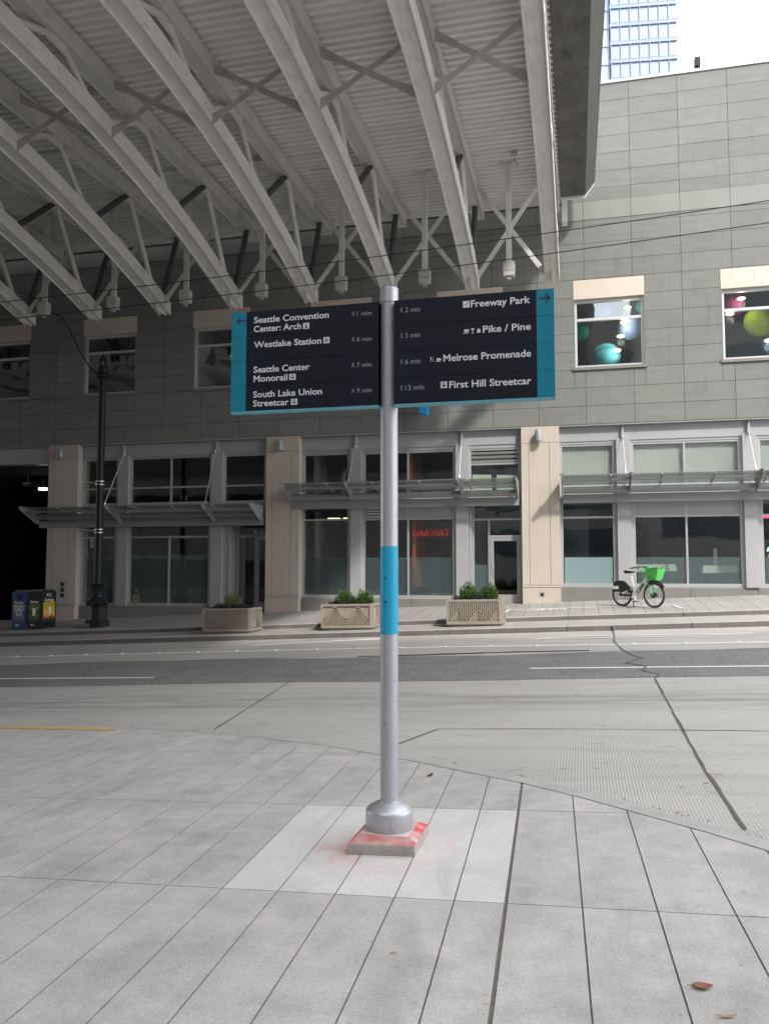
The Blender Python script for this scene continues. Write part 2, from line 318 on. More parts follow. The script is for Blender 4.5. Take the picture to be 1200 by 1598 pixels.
# ------------------------------------------------------------------ mesh builder
class MB:
    def __init__(s): s.v = []; s.f = []; s.m = []; s.cur = 0; s.sm = []; s.smooth = False
    def face(s, idx): s.f.append(tuple(idx)); s.m.append(s.cur); s.sm.append(s.smooth)
    def add(s, vs):
        b = len(s.v); s.v += [tuple(v) for v in vs]; return b
    def hexa(s, p):                                     # 8 points, bottom loop then top loop
        b = s.add(p)
        for q in ((0, 3, 2, 1), (4, 5, 6, 7), (0, 1, 5, 4), (1, 2, 6, 5), (2, 3, 7, 6), (3, 0, 4, 7)): s.face([b + i for i in q])
        return s
    def box(s, x0, x1, y0, y1, z0, z1):
        if x0 > x1: x0, x1 = x1, x0
        if y0 > y1: y0, y1 = y1, y0
        if z0 > z1: z0, z1 = z1, z0
        return s.hexa([(x0, y0, z0), (x1, y0, z0), (x1, y1, z0), (x0, y1, z0), (x0, y0, z1), (x1, y0, z1), (x1, y1, z1), (x0, y1, z1)])
    def bar(s, a, b, wx, wy, up=(0, 0, 1)):             # rectangular bar from a to b
        a, b = Vector(a), Vector(b); d = (b - a).normalized(); u = Vector(up)
        if abs(d.dot(u)) > .98: u = Vector((0, 1, 0))
        r = d.cross(u).normalized(); u = r.cross(d).normalized(); r = r * wx / 2; u = u * wy / 2
        return s.hexa([a - r - u, a + r - u, a + r + u, a - r + u, b - r - u, b + r - u, b + r + u, b - r + u])
    def tube(s, pts, r, seg=12, caps=True):
        pts = [Vector(p) for p in pts]; rs = r if isinstance(r, (list, tuple)) else [r] * len(pts)
        ref = None; rings = []; s.smooth = True
        for i, p in enumerate(pts):
            d = (pts[min(i + 1, len(pts) - 1)] - pts[max(i - 1, 0)]).normalized()
            if ref is None: ref = Vector((0, 0, 1)) if abs(d.z) < .9 else Vector((1, 0, 0))
            a = d.cross(ref).normalized(); c = a.cross(d).normalized(); ref = c
            b = s.add([p + (a * math.cos(t) + c * math.sin(t)) * rs[i] for t in [2 * math.pi * k / seg for k in range(seg)]])
            rings.append(b)
        for b0, b1 in zip(rings, rings[1:]):
            for k in range(seg): s.face((b0 + k, b0 + (k + 1) % seg, b1 + (k + 1) % seg, b1 + k))
        s.smooth = False
        if caps:
            s.face([rings[0] + k for k in range(seg)][::-1]); s.face([rings[-1] + k for k in range(seg)])
        return s
    def lathe(s, prof, c=(0, 0, 0), seg=24, sharp=False):
        cx, cy, cz = c; rings = []; s.smooth = not sharp
        for r, z in prof: rings.append(s.add([(cx + r * math.cos(2 * math.pi * k / seg), cy + r * math.sin(2 * math.pi * k / seg), cz + z) for k in range(seg)]))
        for b0, b1 in zip(rings, rings[1:]):
            for k in range(seg): s.face((b0 + k, b0 + (k + 1) % seg, b1 + (k + 1) % seg, b1 + k))
        s.smooth = False
        s.face([rings[0] + k for k in range(seg)][::-1]); s.face([rings[-1] + k for k in range(seg)]); return s
    def prism(s, poly, fn0, fn1):                       # polygon (2-D) swept between two mappings
        n = len(poly); b0 = s.add([fn0(*p) for p in poly]); b1 = s.add([fn1(*p) for p in poly])
        s.face([b0 + i for i in range(n)][::-1]); s.face([b1 + i for i in range(n)])
        for i in range(n): s.face((b0 + i, b0 + (i + 1) % n, b1 + (i + 1) % n, b1 + i))
        return s
    def prism_y(s, poly, y0, y1): return s.prism(poly, lambda a, b: (a, y0, b), lambda a, b: (a, y1, b))
    def prism_x(s, poly, x0, x1): return s.prism(poly, lambda a, b: (x0, a, b), lambda a, b: (x1, a, b))
    def prism_z(s, poly, z0, z1): return s.prism(poly, lambda a, b: (a, b, z0), lambda a, b: (a, b, z1))
    def ball(s, c, r, seg=16, rz=None):
        rz = rz or r
        return s.lathe([(max(.001, r * math.sin(math.pi * i / 10)), -rz * math.cos(math.pi * i / 10)) for i in range(11)], c, seg)
    def build(s, name, mats, parent=None, kind=None, fix=True):
        me = bpy.data.meshes.new(name); me.from_pydata(s.v, [], s.f)
        mats = mats if isinstance(mats, (list, tuple)) else [mats]
        for m in mats: me.materials.append(m)
        me.polygons.foreach_set('material_index', s.m); me.polygons.foreach_set('use_smooth', s.sm)
        if fix:
            import bmesh
            bm = bmesh.new(); bm.from_mesh(me); bmesh.ops.recalc_face_normals(bm, faces=bm.faces); bm.to_mesh(me); bm.free()
        if any(s.sm): me.set_sharp_from_angle(angle=R(38))
        me.update()
        o = bpy.data.objects.new(name, me); COL.objects.link(o)
        if parent: o.parent = parent
        if kind: o['kind'] = kind
        return o
def struct(name, mb, m): return mb.build(name, m, kind='structure')
def tag(o, label, cat, group=None):
    o['label'] = label; o['category'] = cat
    if group: o['group'] = group
    return o
def thing(name, label, cat, loc=(0, 0, 0), rz=0, group=None):
    o = bpy.data.objects.new(name, None); COL.objects.link(o); o.location = loc; o.rotation_euler = (0, 0, rz); o.empty_display_size = .2
    return tag(o, label, cat, group)
def dup(root, loc=None, label=None, parent=None):
    c = root.copy(); COL.objects.link(c)
    if parent: c.parent = parent
    if loc: c.location = loc
    if label: c['label'] = label
    for ch in list(root.children): dup(ch, parent=c)
    return c
_td = {}
def text(name, body, m, parent, x0, z0, y, cap, width=None, bold=0.0, align='LEFT', rot=None, depth=.0015):
    cu = bpy.data.curves.new(name, 'FONT'); cu.body = body; cu.size = 1; cu.offset = bold; cu.extrude = 0; cu.resolution_u = 3
    tmp = bpy.data.objects.new(name, cu); COL.objects.link(tmp)
    dg = bpy.context.evaluated_depsgraph_get(); me = bpy.data.meshes.new_from_object(tmp.evaluated_get(dg))
    bpy.data.objects.remove(tmp); bpy.data.curves.remove(cu)
    xs = [v.co.x for v in me.vertices]; mnx, mxx = min(xs), max(xs)
    sz = cap / .70; sx = sz if not width else width / (mxx - mnx)
    off = mnx * sx
    for v in me.vertices:
        v.co = Vector((v.co.x * sx - off, 0, v.co.y * sz))
    me.materials.clear(); me.materials.append(m)
    o = bpy.data.objects.new(name, me); COL.objects.link(o); o.parent = parent
    o.location = (x0, y, z0)
    if rot: o.rotation_euler = rot
    return o

def clip_poly(poly, a, b):                               # keep the side to the right of a->b
    def side(p): return (b[0] - a[0]) * (p[1] - a[1]) - (b[1] - a[1]) * (p[0] - a[0])
    out = []
    for i in range(len(poly)):
        p, q = poly[i], poly[(i + 1) % len(poly)]; sp, sq = side(p), side(q)
        if sp <= 0: out.append(p)
        if sp * sq < 0:
            t = sp / (sp - sq); out.append((p[0] + (q[0] - p[0]) * t, p[1] + (q[1] - p[1]) * t))
    return out
def sub_rects(rects, hole):
    hx0, hx1, hz0, hz1 = hole; out = []
    for x0, x1, z0, z1 in rects:
        if hx0 >= x1 or hx1 <= x0 or hz0 >= z1 or hz1 <= z0: out.append((x0, x1, z0, z1)); continue
        if hx0 > x0: out.append((x0, hx0, z0, z1))
        if hx1 < x1: out.append((hx1, x1, z0, z1))
        a, b = max(x0, hx0), min(x1, hx1)
        if hz0 > z0: out.append((a, b, z0, hz0))
        if hz1 < z1: out.append((a, b, hz1, z1))
    return [r for r in out if r[1] - r[0] > .004 and r[3] - r[2] > .004]

# ================================================================== ground, road, plaza
XL, XR = -70, 60
def strip(name, prof, m, x0=XL, x1=XR, nx=1):
    b = MB()
    for i in range(nx):
        a, c = x0 + (x1 - x0) * i / nx, x0 + (x1 - x0) * (i + 1) / nx
        for (n0, h0), (n1, h1) in zip(prof, prof[1:]):
            k = b.add([(a, n0, G * a + h0), (c, n0, G * c + h0), (c, n1, G * c + h1), (a, n1, G * a + h1)]); b.face((k, k + 1, k + 2, k + 3))
    return b.build(name, m, kind='structure', fix=False)
g_ = MB(); k = g_.add([(-400, -400, -400 * G - .5), (400, -400, 400 * G - .5), (400, 400, 400 * G - .5), (-400, 400, -400 * G - .5)]); g_.face((k, k + 1, k + 2, k + 3))
g_.build('ground', m_asph2, kind='structure', fix=False)
strip('road', [(-12, -.02), (12.7, -.02), (17, 0), (20.85, .10)], m_road)
def ribbon(name, pts, width, m, lift=.004, kind='structure', wob=0):
    b = MB(); pts = [Vector((p[0], p[1])) for p in pts]; L_, R_ = [], []
    fine = []
    for p, q in zip(pts, pts[1:]):
        ns = max(1, int((q - p).length / .25)) if wob else max(1, int((q - p).length / 2))
        fine += [p.lerp(q, i / ns) for i in range(ns)]
    fine.append(pts[-1])
    for i, p in enumerate(fine):
        d = (fine[min(i + 1, len(fine) - 1)] - fine[max(i - 1, 0)]).normalized(); nrm = Vector((-d.y, d.x))
        o = nrm * random.uniform(-wob, wob); w2 = width / 2 * (1 + (random.uniform(-.35, .35) if wob else 0))
        for lst, s in ((L_, 1), (R_, -1)):
            q = p + o + nrm * w2 * s; lst.append((q.x, q.y, gz(q.x, q.y) + lift))
    n = len(fine); k = b.add(L_ + R_)
    for i in range(n - 1): b.face((k + i, k + n + i, k + n + i + 1, k + i + 1))
    return b.build(name, m, kind=kind, fix=False)
# asphalt band with its wandering edges
b = MB(); far = []; near = []
xs = [XL] + [-30 + i * .6 for i in range(76)] + [XR]
for i, x in enumerate(xs):
    f = 16.62 + .16 * math.sin(x * .55) + .08 * math.sin(x * 1.7 + 1); nn = 12.86 + .05 * math.sin(x * .9) + random.uniform(-.02, .02)
    if x < -6.5: nn -= .02 * min(12, -6.5 - x)
    far.append((x, f, gz(x, f) + .004)); near.append((x, nn, gz(x, nn) + .004))
k = b.add(near + far); n = len(xs)
for i in range(n - 1): b.face((k + i, k + i + 1, k + n + i + 1, k + n + i))
b.build('asphalt_strip', m_asph, kind='structure', fix=False)
ribbon('asphalt_seam', [(-4.6, 16.72), (-3.2, 16.78), (-1.4, 16.98), (.1, 16.95)], .16, m_asph2, .008, wob=.02)
# painted lines
ribbon('lane_line', [(-40, 18.2), (-14.4, 18.13), (-4.6, 18.25), (3.5, 17.72), (20, 17.3)], .16, m_white, .004)
ribbon('lane_line', [(-11.6, 13.98), (-7.65, 13.75)], .13, m_white, .008)
ribbon('lane_line', [(-.9, 14.2), (2.8, 14.0), (5.5, 13.85)], .13, m_white, .008)
ribbon('lane_line', [(-18.5, 14.3), (-15.2, 14.15)], .13, m_white, .008)
ribbon('lane_line', [(-8.1, 19.45), (-6.2, 19.95), (-5.0, 20.35)], .17, m_white, .004)
ribbon('lane_line', [(-6.2, 20.0), (-5.0, 20.1)], .20, m_white, .006)
ribbon('lane_line', [(-1.2, 19.3), (-.2, 19.75), (3.6, 19.45)], .10, m_white, .004)
ribbon('lane_line', [(-1.2, 19.3), (1.4, 19.15), (3.4, 19.3)], .08, m_white, .006)
b = MB()
for i in range(34):                                        # raised markers along the edge line
    x = -22 + i * 1.0; n_ = 18.23 if x < -4.6 else 18.25 - .065 * (x + 4.6)
    b.lathe([(.055, 0), (.05, .012), (.03, .02)], (x, n_, gz(x, n_) + .003), 10)
b.build('lane_markers', m_white, kind='structure')
ribbon('road_joint', [(-1.85, 7.98), (-1.54, 8.88)], .022, m_tar)
ribbon('road_joint', [(-1.54, 8.88), (-.1, 8.88), (1.74, 8.78), (12, 8.4)], .016, m_tar, wob=.003)
ribbon('road_joint', [(-4.72, 12.85), (-4.14, 8.83)], .02, m_tar, wob=.004)
ribbon('road_joint', [(-10.6, 12.7), (-10.2, 9.3)], .02, m_tar, wob=.004)
ribbon('road_joint', [(-30, 10.9), (-9, 10.9)], .014, m_tar, wob=.004)
ribbon('road_crack', [(.95, 5.6), (.93, 7.1), (.95, 9.04), (1.0, 12.86)], .026, m_tar, wob=.006)
ribbon('road_crack', [(1.0, 12.86), (1.12, 13.2), (.86, 13.7), (1.0, 14.3), (.7, 14.7), (.98, 15.4), (.80, 16.2), (.74, 16.8)], .035, m_tar, .010, wob=.03)
ribbon('road_crack', [(.74, 16.8), (.62, 18.4), (.70, 20.8)], .03, m_tar, .009, wob=.01)
# near plaza, its curb and joints
curb_in = [(-70, 9.15), (-30, 9.12), (-10, 9.06), (-7.1, 9.0), (-5.4, 8.84), (-4.35, 8.62), (-3.42, 8.32), (-2.57, 7.93), (-1.82, 7.5), (-1.13, 7.02), (-.5, 6.58), (-.05, 6.2), (.36, 5.8), (.7, 5.47), (1.02, 5.12), (1.55, 4.4), (2.05, 3.5), (2.4, 2.4), (2.6, 1.0), (2.65, -12)]
def offset(pl, d):
    out = []
    for i, p in enumerate(pl):
        a = Vector(pl[max(i - 1, 0)]); c = Vector(pl[min(i + 1, len(pl) - 1)]); t = (c - a).normalized(); nrm = Vector((-t.y, t.x)); q = Vector(p) + nrm * d; out.append((q.x, q.y))
    return out
curb_mid = offset(curb_in, .155); curb_out = offset(curb_in, .21); curb_lo = offset(curb_in, .012)
def flat_band(name, A, B, ha, hb, m):
    b = MB(); k = b.add([(x, y, G * x + ha) for x, y in A] + [(x, y, G * x + hb) for x, y in B]); n = len(A)
    for i in range(n - 1): b.face((k + i, k + i + 1, k + n + i + 1, k + n + i))
    return b
b = MB(); segs = [(curb_lo, 0.0), (curb_mid, -.002), (curb_out, -.026)]
n = len(curb_in); ks = [b.add([(x, y, G * x + h) for x, y in P]) for P, h in segs]
for a, c in zip(ks, ks[1:]):
    for i in range(n - 1): b.face((a + i, a + i + 1, c + i + 1, c + i))
b.build('near_kerb', m_curb, kind='structure', fix=False)
ribbon('kerb_joint', [(-4.4, 8.68), (-3.0, 8.18), (-1.86, 7.60), (-1.0, 7.0), (-.5, 6.66), (.2, 6.04)], .018, m_tar, .012, wob=.012)
ribbon('kerb_joint', [(-.45, 6.62), (-.3, 6.55), (-.2, 6.40), (-.05, 6.28)], .025, m_tar, .013, wob=.02)
# yellow paint strip on the kerb edge
b = MB(); k = b.add([(x, y, G * x + .004) for x, y in [(-12, 8.82), (-7.0, 8.80), (-5.3, 8.66), (-5.42, 8.84), (-7.18, 9.0), (-12, 9.06)]]); b.face((k, k + 1, k + 2, k + 3, k + 4, k + 5))
b.build('yellow_kerb_paint', m_yellow, kind='structure', fix=False)
# joint bed under the slabs
poly = [(-70, -12)] + curb_in
b = MB(); k = b.add([(x, y, G * x - .009) for x, y in [(-70, -12)] + curb_in + [(2.65, -12)]]); b.face(range(k, k + len(curb_in) + 2))
b.build('joint_bed', m_joint, kind='structure', fix=False)
LX = [-.40, -.03, .32, .67, 1.02, 1.38, 1.74, 2.1, 2.5, 2.9]
lx = -.40; left = []
for d in (.26, .31, .32, .32, .32, .33, .34, .34, .35, .36): lx -= d; left.append(lx)
while lx > -34: lx -= .36; left.append(lx)
LX = left[::-1] + LX
TN = [-11.6, -10, -8.4, -6.8, -5.2, -3.6, -2.0, -.4, 1.05, 2.65, 4.25, 5.86, 7.58, 9.3]
def px(x0, n): return x0 - (.035 + .006 * max(0, min(6, -x0))) * (n - 4.25)
def pn(n0, x): return n0 - .012 * (x + 2)
slab = MB(); patch = MB()
for i in range(len(LX) - 1):
    for j in range(len(TN) - 1):
        g0 = .0041 if abs(LX[i] + .40) > .01 else .0095; g1 = .0041 if abs(LX[i + 1] + .40) > .01 else .0095
        n0, n1 = TN[j], TN[j + 1]; xc = LX[i]
        P = []
        for xx, nn, gx, gn in ((LX[i], n0, g0, .004), (LX[i], n1, g0, -.004), (LX[i + 1], n1, -g1, -.004), (LX[i + 1], n0, -g1, .004)):
            nv = pn(nn, xx) + gn; P.append((px(xx, nv) + gx, nv))
        for a, c in zip(curb_in, curb_in[1:]): P = clip_poly(P, a, c) if len(P) > 2 else []
        if len(P) < 3: continue
        ispatch = (j == 10 and -2.05 < LX[i] < -.45)
        B_ = patch if ispatch else slab
        top = B_.add([(x, y, G * x) for x, y in P]); bot = B_.add([(x, y, G * x - .03) for x, y in P]); m_ = len(P)
        B_.face([top + q for q in range(m_)][::-1])
        for q in range(m_): B_.face((top + q, top + (q + 1) % m_, bot + (q + 1) % m_, bot + q))
slab.build('plaza', m_plaza, kind='structure'); patch.build('plaza_patch', m_patch, kind='structure')
# far side: gutter kerb, planter bench, upper kerb, pavement
def kerb_profile(name, n0, h0, h1, depth, m):
    b = MB(); x = XL
    while x < XR:
        L_ = 2.9; a, c = x + .006, min(XR, x + L_) - .006
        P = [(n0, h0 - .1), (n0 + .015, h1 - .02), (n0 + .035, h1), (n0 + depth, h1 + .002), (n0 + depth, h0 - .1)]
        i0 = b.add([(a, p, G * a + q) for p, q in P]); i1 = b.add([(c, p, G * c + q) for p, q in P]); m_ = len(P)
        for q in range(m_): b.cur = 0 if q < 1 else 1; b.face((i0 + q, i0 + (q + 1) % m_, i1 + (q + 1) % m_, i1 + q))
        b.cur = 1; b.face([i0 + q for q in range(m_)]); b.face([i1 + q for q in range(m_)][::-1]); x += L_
    return b.build(name, m, kind='structure')
kerb_profile('far_kerb', 20.8, .10, .24, .26, [m_riser_dirt_shade, m_ledge])
strip('planter_ledge', [(20.99, .236), (22.56, .276)], m_ledge)
kerb_profile('upper_kerb', 22.5, .27, .40, .22, [m_riser_dirt_shade, m_ledge])
strip('pavement', [(22.66, .402), (26.6, .645)], m_walk)
# bicycle bay painted on the pavement
for pts in ([(-2.22, 23.35), (-2.12, 24.36)], [(-2.15, 24.36), (2.42, 24.15)], [(2.42, 24.2), (2.55, 23.3)]): ribbon('bicycle_bay_line', pts, .07, m_white, .006)
def circle(cx, cy, r, n=16): return [(cx + r * math.cos(2 * math.pi * i / n), cy + r * math.sin(2 * math.pi * i / n)) for i in range(n + 1)]
for pts in (circle(-1.35, 23.95, .22), circle(-.72, 23.95, .22), [(-1.35, 23.95), (-1.15, 24.2), (-.85, 24.18), (-1.02, 23.95), (-1.35, 23.95)], [(-1.02, 23.95), (-1.2, 24.25)], [(-.72, 23.95), (-.88, 24.28), (-.78, 24.32)]):
    ribbon('bicycle_bay_symbol', pts, .05, m_white, .007)

# ================================================================== the building across the street
FY = 26.0; ZW0 = 6.1; ZTOP = 16.98; BX0, BX1 = -60, 24
bld = thing('office_building', 'long grey stone building with beige pillars, shopfronts and glass awnings across the street', 'building', (0, FY, 0))
def child(mb, name, m, parent):
    o = mb.build(name, m); o.parent = parent
    if parent.parent is None: o.matrix_parent_inverse = Matrix.Translation(-parent.location)
    return o
def part(mb, name, m): return child(mb, name, m, bld)
wins = [(-.16 + 4.34 * k, 1.97 + 4.34 * k, 7.80, 10.67) for k in range(-12, 5)]
rows = [6.1 + .5755 * i for i in range(12)] + [12.60, 13.20, 13.60, 14.14, 14.71, 15.28, 15.85, 16.42, 16.98]
cols = []; x = .18
while x > BX0: x -= 1.447
x0c = x
while x < BX1: cols.append(x); x += 1.447
cols.append(x)
st = MB(); sm_ = MB(); gp = .0056
for j in range(len(rows) - 1):
    z0, z1 = rows[j], rows[j + 1]
    for i in range(len(cols) - 1):
        rc = [(cols[i], cols[i + 1], z0, z1)]
        for wv in wins: rc = sub_rects(rc, wv)
        acc = (12.55 < z0 < 12.7)
        for a, c, d, e in rc: (sm_ if acc else st).box(a + gp, c - gp, FY - (.012 if acc else 0), FY + .06, d + gp, e - gp)
part(st, 'stone_cladding', m_stone); part(sm_, 'accent_band', m_smooth)
bk = MB(); rc = [(BX0, BX1, 6.1, 16.97)]
for wv in wins: rc = sub_rects(rc, wv)
for a, c, d, e in rc: bk.box(a, c, FY + .055, FY + .28, d, e)
part(bk, 'wall_core', m_gap)
b = MB(); b.box(BX0, BX1, FY - .04, FY + .5, ZTOP, ZTOP + .09); b.box(BX0, BX1, FY + .5, 46, 16.2, 16.4)
b.box(BX0 - .3, BX0, FY, 46, -3, 16.9); b.box(BX1, BX1 + .3, FY, 46, -1, 16.9); b.box(BX0, BX1, 46, 46.3, -3, 16.9)
part(b, 'parapet', m_roofs)
ud = MB(); ud.box(BX0, BX1, FY + .02, FY + .30, 6.06, 6.098); part(ud, 'soffit', m_fascia)

# upper windows: lintel, frame, pane, sill
for (a, c, z0, z1) in wins:
    b = MB(); b.box(a, c, FY - .015, FY + .25, 10.07, 10.67); part(b, 'lintel', m_lintel)
    b = MB(); b.box(a - .04, c + .04, FY - .06, FY + .22, 7.80, 7.89)
    b.box(a - .001, a + .03, FY + .0, FY + .25, 7.89, 10.07); b.box(c - .03, c + .001, FY + .0, FY + .25, 7.89, 10.07); part(b, 'window_sill', m_basest)
    b = MB(); y0, y1 = FY + .10, FY + .19
    b.box(a + .03, a + .10, y0, y1, 7.89, 10.06); b.box(c - .10, c - .03, y0, y1, 7.89, 10.06)
    b.box(a + .10, c - .10, y0, y1, 7.89, 7.97); b.box(a + .10, c - .10, y0, y1, 9.97, 10.06); b.box(a + .10, c - .10, y0 - .01, y1, 9.39, 9.47)
    wf = part(b, 'window', m_winfr)
    b = MB(); b.box(a + .09, c - .09, FY + .15, FY + .16, 7.96, 9.98); p = child(b, 'pane', m_glass, wf)
# room behind the upper windows
b = MB(); b.cur = 0; b.box(BX0 + .2, BX1 - .2, 31.0, 31.2, 7.3, 11.0)
b.cur = 1; b.box(BX0 + .2, BX1 - .2, FY + .29, 31.0, 10.72, 10.9)
b.cur = 2; b.box(BX0 + .2, BX1 - .2, FY + .29, 31.0, 7.3, 7.5)
for xx in (-52, -34.9, -26.2, -13.2, -4.6, 8.2, 16.8): b.cur = 0; b.box(xx - .08, xx + .08, FY + .29, 31.0, 7.5, 10.72)
part(b, 'upper_room', [m_room, m_ceil, m_floor])

# ground floor
YB = FY + .25                                              # face of the recessed bays
PIL = [(-52.8, -51.6), (-44.3, -43.1), (-35.8, -34.6), (-27.3, -26.1), (-18.80, -17.62), (-10.38, -9.22), (-1.82, -.68), (6.70, 7.85), (15.2, 16.4)]
def pillar(x0, x1):
    zb = gz(x0, 26) - .3; zt = 6.09; zp = gz(x0, 26) + .58; w = x1 - x0
    b = MB(); g = .011
    b.box(x0, x1, FY + .03, FY + .7, zb, zt)                # core shows only in the joints
    b.cur = 1; f0, f1 = FY - .03, FY + .031
    b.box(x0 - .012, x1 + .012, f0, f1, 5.56 + g, zt - .005); b.box(x0 - .012, x1 + .012, f0 - .02, f1, zb, zp - .09); b.box(x0 - .012, x1 + .012, f0 - .005, f1, zp - .075, zp - g)
    for a, c in ((x0 - .012, x0 + .22 - g), (x0 + .22, x1 - .28 - g), (x1 - .28, x1 + .012)): b.box(a, c, f0, f1, zp, 5.56)
    b.box(x1 - .004, x1 + .012, FY + .032, FY + .7, zb, zt - .006); b.box(x0 - .012, x0 + .004, FY + .032, FY + .7, zb, zt - .006)
    o = part(b, 'pillar', [m_gap, m_beige])
    xm = x0 + w * .47; b = MB()
    b.lathe([(.115, 0), (.115, .27), (.10, .33), (.06, .37), (.01, .385)], (xm, FY - .20, 5.60), 20); b.box(xm - .05, xm + .05, FY - .12, FY - .03, 5.68, 5.78)
    child(b, 'wall_lamp', m_awn, o)
    return o
for a, c in PIL:
    o = pillar(a, c)
    if abs(a + 1.82) < .01:
        b = MB(); b.box(a + .50, a + .66, FY - .056, FY - .045, .74, .90); b.cur = 1; b.box(a + .535, a + .625, FY - .062, FY - .05, .775, .865); child(b, 'wall_vent', [m_sooty, m_black], o)
    if abs(a + 18.8) < .01:
        b = MB(); b.box(a + .58, a + .79, FY - .045, FY - .028, .53, 1.22); b.cur = 1
        for q in range(3): b.box(a + .62, a + .75, FY - .055, FY - .04, .60 + q * .2, .72 + q * .2)
        child(b, 'vent_plate', [m_sooty, m_black], o)

def bays(x0, x1, zsill, items, posts, glaz_extra=(), door=None):
    """one bay between two pillars: infill sheet with openings, posts, windows"""
    holes = []
    for it in items:
        a, za = S(it['x'][0], it['z'][0], YB); c, zc = S(it['x'][1], it['z'][1], YB); holes.append((a, c, za, zc))
    zb = gz(x0, 26) - .3
    rc = [(x0, x1, zsill - .06, 6.06)]
    for h in holes: rc = sub_rects(rc, h)
    b = MB()
    for a, c, d, e in rc: b.box(a, c, YB, YB + .06, d, e)
    part(b, 'shopfront_panel', m_fascia)
    rc = [(x0, x1, zb, zsill - .06)]
    if door: rc = sub_rects(rc, (door[0], door[1], zb - 1, 9))
    for a, c, d, e in rc:
        x = a; b = MB()
        while x < c - .05: b.box(x + .006, min(x + 1.9, c) - .006, YB - .05, YB + .06, d, e); x += 1.9
        if b.v: part(b, 'base_course', m_basest)
    b = MB(); b.box(x0 + .004, x1 - .004, YB - .03, YB - .001, 5.60, 6.05); part(b, 'fascia', m_fascia)
    for (a, c, zt) in posts:
        a, z_ = S(a, zt, YB - .1); c, _ = S(c, zt, YB - .1)
        b = MB(); b.box(a, c, YB - .12, YB - .002, zsill - .05, z_); b.box(a + .02, c - .02, YB - .10, YB - .002, z_, z_ + .02)
        b.prism_y([((a + c) / 2 - .06, z_ + .0), ((a + c) / 2 + .06, z_), ((a + c) / 2 + .008, z_ + .42), ((a + c) / 2 - .008, z_ + .42)], YB - .15, YB - .03)
        part(b, 'post', m_fascia)
    for it, (a, c, z0, z1) in zip(items, holes):
        if not it.get('open'): shop_window(it, a, c, z0, z1)
def shop_window(it, a, c, z0, z1):
    y0, y1 = YB + .02 + it.get('dy', 0), YB + .10 + it.get('dy', 0); t = .065
    mu = [S(m_, 3, YB)[0] for m_ in it.get('m', [])]; tr = [S(0, z_, YB)[1] for z_ in it.get('t', [])]
    b = MB(); b.box(a, a + t, y0, y1, z0, z1); b.box(c - t, c, y0, y1, z0, z1); b.box(a + t, c - t, y0, y1, z0, z0 + t); b.box(a + t, c - t, y0, y1, z1 - t, z1)
    ztop_m = tr[0] if (it.get('mlow') and tr) else z1 - t
    for m_ in mu: b.box(m_ - .03, m_ + .03, y0, y1, z0 + t, ztop_m)
    for z_ in tr:
        b.box(a + t, c - t, y0 - .006, y1 - .003, z_ - .03, z_ + .03)
    wf = part(b, 'shop_window', m_frame)
    zg1 = z1 - t
    if it.get('solid'):
        zg1 = tr[0] - .03; b = MB(); e = [a + t] + mu + [c - t]
        for q, r_ in zip(e, e[1:]): b.box(q + .006, r_ - .006, y0 + .012, y0 + .05, tr[0] + .035, z1 - t - .005)
        child(b, 'spandrel', m_fascia, wf)
        if it.get('louvre'):
            l0, l1 = [S(v, 3, YB)[0] for v in it['louvre']]; b = MB()
            for q in range(5):
                zz = tr[0] + .06 + q * .09; b.hexa([(l0, y0 - .01, zz), (l1, y0 - .01, zz), (l1, y0 + .01, zz), (l0, y0 + .01, zz), (l0, y0 - .03, zz + .055), (l1, y0 - .03, zz + .055), (l1, y0 - .01, zz + .055), (l0, y0 - .01, zz + .055)])
            b.cur = 1; b.box(l0, l1, y0 + .005, y0 + .011, tr[0] + .04, z1 - t - .01); child(b, 'louvre', [m_frame, m_gap], wf)
    if it.get('toplouvre'):
        zl = S(0, it['toplouvre'], YB)[1]; b = MB(); zg1 = zl - .04; q = zl
        b.box(a + t, c - t, y0 - .004, y1, zl - .06, zl)
        while q < z1 - t - .06:
            b.hexa([(a + t, y0 + .03, q + .02), (c - t, y0 + .03, q + .02), (c - t, y0 + .05, q + .02), (a + t, y0 + .05, q + .02), (a + t, y0 - .015, q + .09), (c - t, y0 - .015, q + .09), (c - t, y0 + .005, q + .09), (a + t, y0 + .005, q + .09)]); q += .135
        b.cur = 1; b.box(a + t, c - t, y0 + .055, y0 + .06, zl, z1 - t); child(b, 'louvre', [m_frame, m_gap], wf)
    b = MB(); yg = y0 + .035
    b.box(a + t - .005, c - t + .005, yg, yg + .01, z0 + t - .005, zg1 + .005); child(b, 'pane', m_glass, wf)
    if it.get('blind'):
        b = MB(); zb_ = z0 + t if it['blind'] is True else it['blind']; b.box(a + t, c - t, yg + .10, yg + .105, zb_, zg1); child(b, 'blind', m_blind, wf)
    if it.get('film'):
        zf = S(0, it['film'][0], YB)[1]; b = MB(); e = [a + t] + mu + [c - t]
        for q, r_ in zip(e, e[1:]): b.box(q + .03, r_ - .03, yg + .013, yg + .016, z0 + t, zf)
        child(b, 'frosted_film', it['film'][1], wf)
    it['obj'] = wf
    return wf
W = lambda x0, x1, z0, z1, **k: dict(x=(x0, x1), z=(z0, z1), **k)
